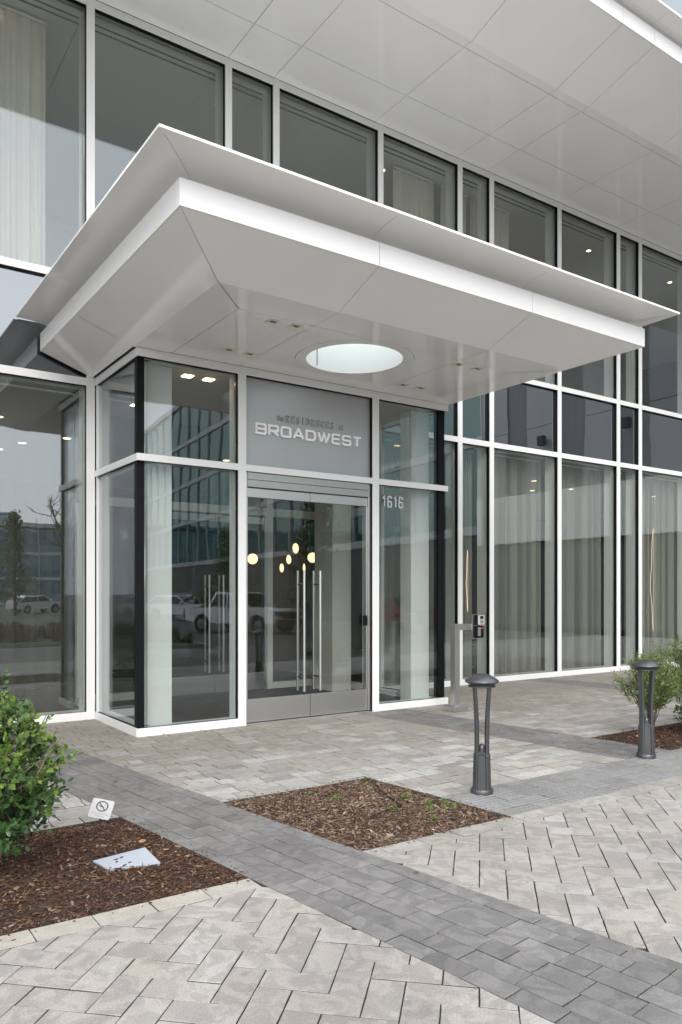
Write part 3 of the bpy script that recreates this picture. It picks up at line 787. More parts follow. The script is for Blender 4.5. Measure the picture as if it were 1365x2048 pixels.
# ---------------------------------------------------------------- interior lamps
def downlight(label, x, y, z, r=0.05, group=None, mat='warm'):
    c = thing('ceiling_downlight', label, 'light', (x, y, z), group)
    mb = MB(); mb.lathe([(r * 1.25, 0), (r * 1.25, -.006), (r, -.006), (r, -.001)], (x, y, z - .001), 16); mb.build('trim', 'white', c)
    mb = MB(); mb.lathe([(r * .98, -.004), (r * .6, -.006), (0.001, -.007)], (x, y, z - .003), 16); mb.build('lamp', mat, c)
for (x, y) in [(1.95, 10.06), (4.84, 10.09), (7.82, 10.10), (13.12, 10.07), (15.95, 10.05)]:
    downlight('small warm downlight in the upstairs ceiling behind the windows', x, y, 8.52, 0.045, 'upstairs downlights')
for (x, y) in [(13.1, 11.5), (14.86, 11.9), (15.5, 11.4), (17.7, 11.6), (11.3, 12.0), (11.4, 12.8), (10.6, 12.4), (14.3, 12.6), (2.2, 11.6), (2.9, 13.4), (2.7, 14.2), (3.4, 12.6), (6.4, 13.0), (8.2, 14.0), (9.4, 13.2), (5.4, 14.6), (12.4, 14.0)]:
    downlight('small warm downlight in the lobby ceiling behind the ground floor glass', x, y, 3.99, 0.06, 'lobby downlights')
pend = [('leftmost glowing disc lamp seen through the door glass', 6.95, 13.0, 2.17, .10, 80), ('lowest glowing disc lamp left of the door handles', 7.58, 13.0, 2.01, .085, 25),
        ('topmost glowing disc lamp between the door leaves', 7.96, 13.1, 2.41, .10, 35), ('glowing disc lamp beside the door leaf joint, right of the topmost', 8.3, 13.0, 2.23, .10, 80),
        ('half hidden disc lamp behind the left pull handle', 8.03, 12.9, 2.01, .09, 15), ('slim tilted disc lamp below the topmost one', 7.86, 13.2, 2.19, .09, 30),
        ('disc lamp edge behind the right pull handle', 8.40, 12.8, 2.03, .08, 15)]
for lb, x, y, z, r, a in pend:
    c = thing('pendant_lamp', lb, 'lamp', (x, y, z - r), 'lobby pendant lamps')
    ang = R(a); nx = Vector((-math.cos(R(34)) * 1, 0, 0))
    mt = Matrix.Translation((x, y, z)) @ Matrix.Rotation(R(90 - a) + R(-34), 4, 'Z') @ Matrix.Rotation(R(90), 4, 'X')
    for nm, mat, prof in (('disc', 'warmdisc', [(0.001, -.008), (r, -.008), (r, .008), (0.001, .008)]), ('ring', 'wood', [(r + .001, -.012), (r + .012, -.012), (r + .012, .012), (r + .001, .012)])):
        mb = MB(); mb.lathe(prof, n=28)
        if nm == 'ring': mb.f = mb.f[:-2] + [(j, (j + 1) % 28, 84 + (j + 1) % 28, 84 + j) for j in range(28)]
        mb.v = [tuple(mt @ Vector(v)) for v in mb.v]; fixn(mb.build(nm, mat, c))
    mb = MB(); mb.tube([(x, y, z + r), (x, y, 3.985)], .004, 6); mb.build('cord', 'black', c)
M['ledline'] = emit('led_line', (1.0, 0.72, 0.50), 0.9)
def ledloop(label, x, y, z0, z1, w, s=1):
    c = thing('light_line', label, 'lamp', (x, y, z0))
    mb = MB(); k = 14
    pts = [(x + w * .1 - w * math.sin(math.pi * t / k) * (0.8 + .2 * math.sin(t)), y, z1 + (z0 - z1) * t / k) for t in range(k + 1)]
    mb.tube(pts, .005, 6); mb.build('glowing_line', 'ledline', c)
    mb = MB(); mb.tube([(x + w * .1, y, z1), (x + w * .28, y, (z0 + z1) / 2), (x + w * .1, y, z0)], .0025, 6); mb.build('thin_line', 'ledline', c)
    mb = MB(); mb.tube([(x + w * .1, y, z1), (x + w * .1, y, 3.985)], .003, 5); mb.build('cord', 'black', c)
ledloop('tall looped orange light line behind the curtain at the right edge', 14.62, 9.60, 0.72, 2.88, .11)
ledloop('short orange light line just above the intercom box', 9.27, 9.60, 1.2, 2.25, .035)

# ================================================================== CANOPY
can = thing('entrance_canopy', 'white panelled entrance canopy with flared lip and round skylight', 'canopy', (5.0, YF, 4.09))
CX0, CX1, CY0 = 2.204, 7.805, 5.228
LX0, LX1, LY0 = 1.94, 8.06, 4.955
ZFB, ZFT, ZLIP, ZCS = 4.303, 4.507, 4.645, 4.092
FX0, FX1, FY0 = 2.80, 7.205, 5.84
JX = [4.02, 5.94]; JY = 7.9; g = 0.003
# fascia
xs = [CX0] + JX + [CX1]
for i in range(3):
    box('fascia_panel', xs[i] + (g if i else .0), xs[i + 1] - (g if i < 2 else .0), CY0, CY0 + .03, ZFB, ZFT, 'white', can, .002)
for sx, x in ((1, CX0), (-1, CX1)):
    for (ya, yb) in ((CY0 + .033, JY - g), (JY + g, YF - .065)):
        box('fascia_panel', min(x, x + sx * .03), max(x, x + sx * .03), ya, yb, ZFB, ZFT, 'white', can, .002)
# front sloping panels (mitred at the hips)
def hipx(y, side):      # hip between front slope and side slopes
    t = (y - CY0) / (FY0 - CY0)
    return CX0 + (FX0 - CX0) * t if side < 0 else CX1 + (FX1 - CX1) * t
def slab(name, top, parent, mat='panel', th=.025):
    """panel seen from below: polygon plus thickness upwards"""
    n = len(top); q = [Vector(p) for p in top]
    o = mesh(name, q + [p + Vector((0, 0, th)) for p in q], [tuple(range(n)), tuple(reversed(range(n, 2 * n)))] + [(i, (i + 1) % n, (i + 1) % n + n, i + n) for i in range(n)], mat, parent)
    return fixn(o)
e = .004
YJ1 = 6.28     # panel joint on the flat part
def foldpanel(x0, x1, m0, m1):
    """front panel: slope + flat return to the joint line, mitred if m0/m1"""
    a0 = CX0 + e if m0 else x0 + g; a1 = CX1 - e if m1 else x1 - g
    b0 = FX0 + e if m0 else x0 + g; b1 = FX1 - e if m1 else x1 - g
    c0 = 3.215 + e if m0 else x0 + g; c1 = 6.79 - e if m1 else x1 - g
    v = [(a0, CY0 + .004, ZFB + .002), (a1, CY0 + .004, ZFB + .002), (b1, FY0, ZCS), (b0, FY0, ZCS), (c1, YJ1 - g, ZCS), (c0, YJ1 - g, ZCS)]
    v = v + [(p[0], p[1], p[2] + .025) for p in v]
    f = [(0, 1, 2, 3), (3, 2, 4, 5), (6, 9, 8, 7), (9, 11, 10, 8), (0, 6, 7, 1), (1, 7, 8, 2), (2, 8, 10, 4), (4, 10, 11, 5), (5, 11, 9, 3), (3, 9, 6, 0)]
    fixn(mesh('soffit_panel', v, f, 'panel', can))
foldpanel(CX0, JX[0], True, False); foldpanel(JX[0], JX[1], False, False); foldpanel(JX[1], CX1, False, True)
for side in (-1, 1):
    X = lambda t: (t if side < 0 else 10.009 - t)
    def sidepanel(ya, yb, mit):
        y_in0 = CY0 + .004 if mit else ya
        y_f = FY0 if mit else ya
        y_c = YJ1 if mit else ya
        v = [(X(CX0 + .004), y_in0 + (e if mit else g), ZFB + .002), (X(CX0 + .004), yb - g, ZFB + .002), (X(FX0), yb - g, ZCS), (X(FX0), y_f + (e if mit else g), ZCS)]
        if yb < JY + .1 and True:
            v += [(X(3.215 - g), yb - g, ZCS), (X(3.215 - g), y_c + (e if mit else g), ZCS)]
            f = [(0, 1, 2, 3), (3, 2, 4, 5)]
        else:
            f = [(0, 1, 2, 3)]
        n = len(v); v = v + [(p[0], p[1], p[2] + .024) for p in v]
        f = f + [tuple(i + n for i in reversed(q)) for q in f]
        fixn(mesh('soffit_panel', v, f, 'panel', can))
    sidepanel(CY0, JY - .02, True); sidepanel(JY - .02, YF - .06, False)
# flat panels with the round opening
OC, OR, ORG = (4.965, 6.915), 0.535, 0.655
def flat_with_hole(x0, x1, y0, y1):
    """flat panel minus the disc of radius ORG: a polar fan between circle and rectangle edge"""
    n = 96; vs = []; fs = []
    def hit(a):
        dx, dy = math.cos(a), math.sin(a); t = 9
        for (c, d, lo, hi) in ((OC[0], dx, x0, x1), (OC[1], dy, y0, y1)):
            if d > 1e-9: t = min(t, (hi - c) / d)
            if d < -1e-9: t = min(t, (lo - c) / d)
        return t
    angs = sorted([2 * math.pi * i / n for i in range(n)] + [math.atan2(cy - OC[1], cx - OC[0]) % (2 * math.pi) for cx in (x0, x1) for cy in (y0, y1)])
    for a in angs:
        t = hit(a); r = ORG + .002
        vs += [(OC[0] + r * math.cos(a), OC[1] + r * math.sin(a), ZCS), (OC[0] + t * math.cos(a), OC[1] + t * math.sin(a), ZCS)]
    m = len(angs)
    for i in range(m):
        j = (i + 1) % m; fs.append((2 * i, 2 * j, 2 * j + 1, 2 * i + 1))
    k = len(vs); vs += [(p[0], p[1], p[2] + .025) for p in vs]
    fs += [tuple(i + k for i in reversed(f)) for f in fs]
    return fixn(mesh('soffit_panel', vs, fs, 'panel', can))
slab('soffit_panel', [(3.215 + g, YJ1 + g, ZCS), (3.215 + g, YV - .055, ZCS), (JX[0] - g, YV - .055, ZCS), (JX[0] - g, YJ1 + g, ZCS)], can)
flat_with_hole(JX[0] + g, JX[1] - g, YJ1 + g, YV - .055)
slab('soffit_panel', [(JX[1] + g, YJ1 + g, ZCS), (JX[1] + g, YV - .055, ZCS), (6.79 - g, YV - .055, ZCS), (6.79 - g, YJ1 + g, ZCS)], can)
# skylight: trim ring, luminous lined drum with one vertical seam
sk = MB()
prof = [(OR, ZCS + .012), (OR, ZCS - .001), (ORG - .003, ZCS - .001), (ORG - .003, ZCS + .05)]
sk.lathe(prof, (OC[0], OC[1], 0), 96); sk.f = sk.f[:-2]
ring = fixn(sk.build('skylight_ring', 'panel', can))
dr = MB(); dr.lathe([(OR + .001, ZCS + .010), (OR + .001, ZCS + .5)], (OC[0], OC[1], 0), 64); dr.f = dr.f[:-2]
drum = dr.build('skylight_drum', 'drum', can, True)
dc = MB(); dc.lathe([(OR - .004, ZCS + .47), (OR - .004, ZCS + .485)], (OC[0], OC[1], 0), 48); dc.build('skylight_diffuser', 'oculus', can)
box('drum_seam', 4.80, 4.8035, 7.415, 7.425, ZCS + .03, ZCS + .465, 'joint', drum)
# downlight fixtures in the soffit
for (x, y) in [(3.63, 6.40), (3.875, 6.385), (3.665, 7.40), (3.915, 7.405), (6.03, 6.41), (6.32, 6.40), (6.05, 7.41), (6.32, 7.40)]:
    q_ = .058
    fx = box('downlight', x - q_, x + q_, y - q_, y + q_, ZCS - .005, ZCS - .0005, 'trimcream', can, .0015)
    box('reflector', x - .042, x + .042, y - .042, y + .042, ZCS - .008, ZCS - .0055, 'trimlight', fx)
    box('lens', x - .030, x + .030, y - .038, y - .004, ZCS - .0105, ZCS - .0082, 'graphite', fx)  # flat dark plate put in for the dark half of the recess
# lip: flared cove around three sides
LPROF = [(0.0, ZLIP), (0.0, ZLIP + .02), (.46, ZLIP + .02), (.46, ZFT - .006), (.425, ZFT - .006), (.424, 4.560), (.40, 4.580), (.36, 4.600), (.30, 4.617), (.2, 4.633), (.1, 4.642)]
def lip_run(axis, a0, a1, m0, m1):
    """a0..a1 along the edge; m0/m1: mitre at the start/end (offset grows inward)"""
    vs = []
    for end, mit in ((a0, m0), (a1, m1)):
        for off, z in LPROF:
            t = end + (off * mit)
            if axis == 'front': vs.append((t, LY0 + off, z))
            elif axis == 'left': vs.append((LX0 + off, t, z))
            else: vs.append((LX1 - off, t, z))
    n = len(LPROF)
    fs = [tuple(range(n)), tuple(range(n, 2 * n))] + [(i, (i + 1) % n, (i + 1) % n + n, i + n) for i in range(n)]
    o = fixn(mesh('lip_panel', vs, fs, 'panel', can))
    smooth_by_angle(o, 25)
LJ = [4.03, 5.93]
lip_run('front', LX0 + .003, LJ[0] - g, 1, 0); lip_run('front', LJ[0] + g, LJ[1] - g, 0, 0); lip_run('front', LJ[1] + g, LX1 - .003, 0, -1)
for side in ('left', 'right'):
    lip_run(side, LY0 + .003, 7.85, 1, 0); lip_run(side, 7.856, YF - .065, 0, 0)
# canopy core so the joints read dark and the top is closed
for c in ((FX0 + .03, OC[0] - OR - .03, FY0 + .05, YF - .066), (OC[0] + OR + .03, FX1 - .03, FY0 + .05, YF - .066), (OC[0] - OR - .029, OC[0] + OR + .029, FY0 + .05, OC[1] - OR - .03), (OC[0] - OR - .029, OC[0] + OR + .029, OC[1] + OR + .03, YF - .066)):
    box('core', *c, ZCS + .03, ZLIP, 'joint', can)
box('bounce_ledge', CX0 + .031, CX1 - .031, CY0 + .031, LY0 + .424, ZFT - .03, ZFT - .008, 'white', can)  # white panels added to bounce sky light up under the lip
for xa, xb in ((CX0 + .031, LX0 + .424), (LX1 - .424, CX1 - .031)):
    box('bounce_ledge', xa, xb, LY0 + .4245, YF - .066, ZFT - .03, ZFT - .008, 'white', can)
box('roof_sheet', LX0 + .05, LX1 - .05, LY0 + .05, YF - .066, ZLIP + .021, ZLIP + .03, 'white', can)

# ================================================================== VESTIBULE
ves = thing('entrance_vestibule', 'glazed entrance vestibule box with white frames and black glass corners', 'vestibule', (5.02, YV, 0))
VX0, VX1 = 2.85, 7.19
VM = [4.062, 5.967]
for x in VM:
    cap_v('mullion', x, 0.098, YV, 0.0, 4.0, ves, 0.16)
bays = [(VX0, VM[0] - .049), (VM[0] + .049, VM[1] - .049), (VM[1] + .049, VX1)]
for i, (a, b) in enumerate(bays):
    cap_h('transom', a + (-.012 if i == 0 else 0), b + (.02 if i == 2 else 0), YV, 2.905, 2.98, ves, 0.10)
    if i != 1: cap_h('sill', a + (-.012 if i == 0 else 0), b + (.02 if i == 2 else 0), YV, 0.0, 0.09, ves, 0.12)
cap_h('head', VX0 - .012, VX1 + .02, YV, 4.0, 4.088, ves, 0.12)
for i in (0, 2):
    a, b = bays[i]
    ga, gb = (a + .02, b) if i == 0 else (a, b - .02)
    box('glass_pane', ga, gb, YV + .022, YV + .05, .09, 2.905, 'vglass', ves)
    box('glass_pane', ga, gb, YV + .022, YV + .05, 2.98, 4.0, 'vglass', ves)
# black butt-jointed corners
for x0, x1 in ((VX0 + .004, VX0 + .082), (VX1 - .105, VX1 - .012)):
    for z0, z1 in ((.09, 2.905), (2.98, 4.0)):
        box('corner_strip', x0, x1, YV + .001, YV + .02, z0, z1, 'black', ves)
        box('corner_post', x0 + .01, x1 - .03, YV + .052, YV + .11, z0, z1, 'black', ves)
# side walls (left x = VX0, right x = VX1)
def cap_side(name, x, sgn, y0, y1, z0, z1, parent, depth=.1):
    m = box(name, min(x - sgn * .0, x - sgn * .016), max(x, x - sgn * .016), y0, y1, z0, z1, 'white', parent, .002)
    box('gasket', min(x, x + sgn * .05), max(x, x + sgn * .05), y0, y1, z0 + .002, z1 - .002, 'black', m)
    if depth: box('inner_profile', min(x + sgn * .075, x + sgn * (.075 + depth)), max(x + sgn * .075, x + sgn * (.075 + depth)), y0 + .02, y1 - .01, z0 + .003, z1 - .003, 'inwall', m)
for x, sg in ((VX0 - .003, 1), (VX1 + .003, -1)):
    for (z0, z1) in ((0, .09), (2.905, 2.98), (4.0, 4.088)):
        cap_side('side_rail', x, sg, YV - .044, YF - .07, z0, z1, ves)
    for z0, z1 in ((.09, 2.905), (2.98, 4.0)):
        xa, xb = sorted((x + sg * .02, x + sg * .045))
        box('glass_pane', xa, xb, YV + .06, YF - .11, z0, z1, 'vglass', ves)
        xa, xb = sorted((x + sg * .002, x + sg * .02))
        box('corner_strip', xa, xb, YV + .0, YV + .05, z0, z1, 'black', ves)
        box('side_stile', *sorted((x, x + sg * .06)), YF - .105, YF - .068, z0, z1, 'white', ves)
# inside the vestibule
box('ceiling', VX0 + .05, VX1 - .05, YV + .12, 10.9, 4.002, 4.03, 'ceil', ves)
box('floor_mat', VX0 + .06, VX1 - .06, YV + .06, 10.9, 0.013, 0.02, 'carpet', ves)
for a, b in ((3.03, 3.31), (6.74, 7.06)):
    box('column', a, b, YV + .17, YV + .40, 0.02, 4.0, 'inwall', ves, .004)
# inner screen at the back: frames, glass, doors
YI = 10.6
isc = thing('inner_screen', 'inner glazed screen with white frames behind the entrance doors', 'screen', (5.0, YI, 0.012))
for x in (3.05, 4.09, 5.95, 7.0):
    box('frame_post', x - .05, x + .05, YI - .05, YI + .08, .02, 3.99, 'inframe', isc, .003)
for (a, b) in ((3.1, 4.04), (4.14, 5.9), (6.0, 6.95)):
    box('frame_rail', a, b, YI - .048, YI + .078, 2.72, 2.84, 'inframe', isc, .003)
    box('glass_pane', a, b, YI - .01, YI + .01, 2.84, 3.99, 'iglass', isc)
    if a != 4.14:
        box('frame_rail', a, b, YI - .048, YI + .078, .02, .12, 'inframe', isc, .003)
        box('glass_pane', a, b, YI - .01, YI + .01, .12, 2.72, 'iglass', isc)
for x in (3.0, 7.05):
    for y in (9.45, 10.5):
        box('frame_post', x - .05, x + .05, y - .05, y + .049, .02, 3.99, 'inframe', isc, .003)
    box('frame_rail', x - .048, x + .048, 9.5, 10.45, .02, .12, 'inframe', isc, .003)
    box('frame_rail', x - .048, x + .048, 9.5, 10.45, 2.72, 2.84, 'inframe', isc, .003)
    box('glass_pane', x - .01, x + .01, 9.5, 10.45, .12, 2.72, 'iglass', isc)
    box('glass_pane', x - .01, x + .01, 9.5, 10.45, 2.84, 3.99, 'iglass', isc)
box('wall_pier', 6.55, 6.9, 9.7, 10.2, .02, 3.99, 'inframe', isc, .004)
# vestibule ceiling lamps
for (x, y, lb) in [(3.57, 8.24, 'square lit downlight at the left of the pair in the vestibule ceiling'), (3.83, 8.24, 'square lit downlight at the right of the pair in the vestibule ceiling'),
                   (3.55, 9.9, 'lit downlight deeper in the vestibule behind the left corner'), (6.45, 8.9, 'lit downlight at the right side of the vestibule ceiling'), (6.2, 10.1, 'lit downlight deep in the vestibule at the right')]:
    c = thing('square_downlight', lb, 'light', (x, y, 4.0), 'vestibule downlights')
    box('trim', x - .07, x + .07, y - .07, y + .07, 3.994, 4.001, 'white', c)
    box('lamp', x - .055, x + .055, y - .055, y + .055, 3.986, 3.992, 'warm', c)

def door_pair(name, label, y, x0, x1, parent_loc, zh, with_header, gl):
    d = thing(name, label, 'door', parent_loc)
    xm = (x0 + x1) / 2
    jw = .035
    for a, b in ((x0 - jw, x0), (x1, x1 + jw)):
        box('jamb', a, b, y - .045, y + .06, .02, 2.9 if with_header else zh + .02, 'steel', d, .002)
    if with_header:
        for z0, z1 in ((2.735, 2.815), (2.82, 2.902)):
            box('header', x0 + .001, x1 - .001, y - .06, y + .05, z0, z1, 'steelh', d, .002)
        box('threshold', x0 - jw, x1 + jw, y - .08, y + .08, -.002, .012, 'steel', d, .002)
    for s, (a, b) in ((-1, (x0 + .004, xm - .004)), (1, (xm + .004, x1 - .004))):
        leaf = box('door_leaf', a, b, y - .008, y + .008, .285, zh - .11, gl, d)
        box('bottom_rail', a, b, y - .028, y + .028, .022, .285, 'steel', leaf, .003)
        box('top_rail', a, b, y - .028, y + .028, zh - .11, zh - .006, 'steel', leaf, .003)
        if with_header: box('edge_stile', *( (a, a + .012) if s < 0 else (b - .012, b)), y - .02, y + .02, .286, zh - .111, 'steel', leaf)
        hx = xm + s * .115
        h = MB()
        for yy in (y - .075, y + .075):
            h.tube([(hx, yy, .33), (hx, yy, 1.785)], .0165, 14)
        ho = h.build('pull_handle', 'steel', leaf, False); smooth_by_angle(ho, 50)
        st = MB()
        for z in (.5, 1.62):
            st.tube([(hx, y - .075, z), (hx, y + .075, z)], .011, 10)
        smooth_by_angle(st.build('standoff', 'graphite', leaf), 50)
    return d
od = door_pair('double_door', 'double glass entrance door with steel rails and long pull handles under the sign', YV + .03, 4.150, 5.878, (5.014, YV + .03, 0), 2.73, True, 'vglass')
box('door_reader', 5.80, 5.85, YV - .03, YV - .002, 1.10, 1.23, 'black', od, .004)
door_pair('double_door', 'inner double glass door with steel kick rails seen through the left vestibule pane', YI, 4.18, 5.86, (5.02, YI, 0.012), 2.70, False, 'iglass')

# ================================================================== SIGN AND NUMBERS
def stroke(mb, pts, w, closed, y0, y1, ox, oz, sx, sz):
    """mitred ribbon through pts (unit coords), extruded from y0 (front) to y1"""
    P = [Vector((ox + p[0] * sx, oz + p[1] * sz)) for p in pts]; n = len(P); L = []; Rr = []
    for i in range(n):
        if closed or 0 < i < n - 1:
            a, b, c = P[i - 1], P[i], P[(i + 1) % n]
            e1, e2 = (b - a).normalized(), (c - b).normalized()
            n1, n2 = Vector((-e1.y, e1.x)), Vector((-e2.y, e2.x))
            m = (n1 + n2) / max(.3, 1 + n1.dot(n2))
        else:
            e1 = (P[1] - P[0]).normalized() if i == 0 else (P[-1] - P[-2]).normalized()
            m = Vector((-e1.y, e1.x))
        L.append(P[i] + m * w / 2); Rr.append(P[i] - m * w / 2)
    k = n if closed else n - 1
    for i in range(k):
        j = (i + 1) % n
        q = [L[i], L[j], Rr[j], Rr[i]]
        vs = [(p.x, y0, p.y) for p in q] + [(p.x, y1, p.y) for p in q]
        fs = [(0, 1, 2, 3), (7, 6, 5, 4), (0, 4, 5, 1), (2, 6, 7, 3)]
        if not closed and i == 0: fs.append((3, 7, 4, 0))
        if not closed and i == k - 1: fs.append((1, 5, 6, 2))
        mb.add(vs, fs)
sg = thing('entrance_sign', 'grey metal sign panel with raised white BROADWEST lettering above the doors', 'sign', (5.0, YV, 2.985))
box('panel', VM[0] + .05, VM[1] - .05, YV + .004, YV + .03, 2.982, 3.998, 'signgrey', sg, .002)
t = .13
LET = {
 'B': ([[(.06, 0), (.06, 1), (.8, 1), (.92, .9), (.92, .62), (.82, .53), (.82, .53)], [(.06, 0.0), (.84, 0.0), (.96, .1), (.96, .42), (.82, .53), (.16, .53)]]),
}
def word(parent, letters, x0, z0, W, H, w, gap, mat, yf, name='letter'):
    x = x0
    for strokes, wd in letters:
        mb = MB()
        for i, (pts, closed) in enumerate(strokes):
            stroke(mb, pts, w, closed, yf - i * .0007, YV + .006, x, z0, W * wd, H)
        fixn(mb.build(name, mat, parent))
        x += W * wd + gap
O = False; C = True
Bl = [([(0, .5), (0, 1), (.85, 1), (1, .88), (1, .62), (.88, .5)], O), ([(0, .5), (.88, .5), (1, .4), (1, .12), (.87, 0), (0, 0), (0, .5)], O)]
Rl = [([(0, 0), (0, 1), (.87, 1), (1, .88), (1, .56), (.87, .44), (.08, .44)], O), ([(.48, .42), (1, 0)], O)]
Ol = [([(.13, 0), (.87, 0), (1, .12), (1, .88), (.87, 1), (.13, 1), (0, .88), (0, .12)], C)]
Al = [([(0, 0), (.5, 1), (1, 0)], O), ([(.24, .30), (.76, .30)], O)]
Dl = [([(0, 0), (.78, 0), (1, .22), (1, .78), (.78, 1), (0, 1)], C)]
Wl = [([(0, 1), (.27, .02)], O), ([(.3, 0.0), (.52, .92), (.74, -.08)], O), ([(.78, .18), (1, 1)], O)]
El = [([(1, 1), (.13, 1), (0, .88), (0, .12), (.13, 0), (1, 0)], O), ([(.06, .5), (.88, .5)], O)]
Sl = [([(1, .8), (.98, .9), (.87, 1), (.13, 1), (0, .88), (0, .6), (.13, .5), (.87, .5), (1, .4), (1, .12), (.87, 0), (.13, 0), (.01, .1), (0, .22)], O)]
Tl = [([(0, 1), (1, 1)], O), ([(.5, .96), (.5, 0)], O)]
word(sg, [(Bl, 1), (Rl, 1), (Ol, 1), (Al, 1.1), (Dl, 1), (Wl, 1.35), (El, .9), (Sl, .95), (Tl, .95)], 4.265, 3.365, .1205, .108, .024, .0475, 'letter', YV - .022)
def serif(verts, extra=()):
    return [(v, O) for v in verts] + [(v, O) for v in extra]
sR = serif([[(.12, 0), (.12, 1)], [(0, .02), (.34, .02)], [(0, .98), (.62, .98), (.8, .86), (.8, .62), (.6, .5), (.16, .5)], [(.5, .5), (.8, .02), (1, .02)]])
sE = serif([[(.14, 0), (.14, 1)], [(0, .98), (.85, .98), (.88, .76)], [(0, .02), (.88, .02), (.92, .26)], [(.18, .5), (.62, .5)]])
sS = serif([[(.82, .74), (.7, .94), (.4, 1), (.16, .86), (.16, .66), (.4, .53), (.68, .44), (.84, .3), (.8, .1), (.5, 0), (.22, .06), (.1, .28)]])
sI = serif([[(.5, 0), (.5, 1)], [(.25, .02), (.75, .02)], [(.25, .98), (.75, .98)]])
sD = serif([[(.14, 0), (.14, 1)], [(0, .02), (.55, .02), (.86, .25), (.9, .5), (.86, .75), (.55, .98), (0, .98)]])
sN = serif([[(.14, 0), (.14, 1)], [(0, .02), (.3, .02)], [(.1, 1), (.86, 0)], [(.86, 0), (.86, 1)], [(.7, .98), (1, .98)]])
sC = serif([[(.86, .7), (.74, .92), (.46, 1), (.2, .84), (.1, .5), (.2, .16), (.46, 0), (.76, .08), (.88, .3)]])
st_ = serif([[(.5, .95), (.5, .1), (.75, .02)], [(.2, .68), (.85, .68)]])
sh = serif([[(.15, 0), (.15, 1.05)], [(.17, .55), (.5, .7), (.8, .55), (.8, 0)]])
se = serif([[(.12, .38), (.85, .38), (.75, .66), (.45, .72), (.15, .5), (.15, .2), (.45, 0), (.85, .12)]])
sa = serif([[(.2, .62), (.5, .72), (.75, .6), (.75, .0)], [(.72, .4), (.3, .36), (.15, .18), (.35, .02), (.72, .14)]])
word(sg, [(st_, .6), (sh, .8), (se, .8)], 4.545, 3.548, .04, .058, .0085, .006, 'letter2', YV - .012)
word(sg, [(sR, 1), (sE, 1), (sS, 1), (sI, .9), (sD, 1), (sE, 1), (sN, 1), (sC, 1), (sE, 1), (sS, 1)], 4.670, 3.546, .046, .074, .0095, .0255, 'letter2', YV - .012)
word(sg, [(sa, .85), (st_, .6)], 5.430, 3.548, .04, .058, .0085, .006, 'letter2', YV - .012)
# street number on the right pane
nb = thing('street_number', 'frosted grey numerals 1616 on the right vestibule pane', 'number', (6.29, YV + .02, 2.63))
n1 = [([(.2, .78), (.62, .97), (.62, 0)], O)]
n6 = [([(.95, .76), (.95, .88), (.78, 1), (.22, 1), (.05, .88), (.05, .12), (.22, 0), (.78, 0), (.95, .12), (.95, .42), (.78, .52), (.2, .52)], O)]
def wordn(letters, x0, z0, W, H, w, gap):
    x = x0
    for s_ in letters:
        mb = MB()
        for pts, cl in s_:
            stroke(mb, pts, w, cl, YV + .017, YV + .0205, x, z0, W, H)
        fixn(mb.build('numeral', 'frost', nb)); x += W + gap
wordn([n1, n6, n1, n6], 6.125, 2.64, .064, .135, .019, .030)

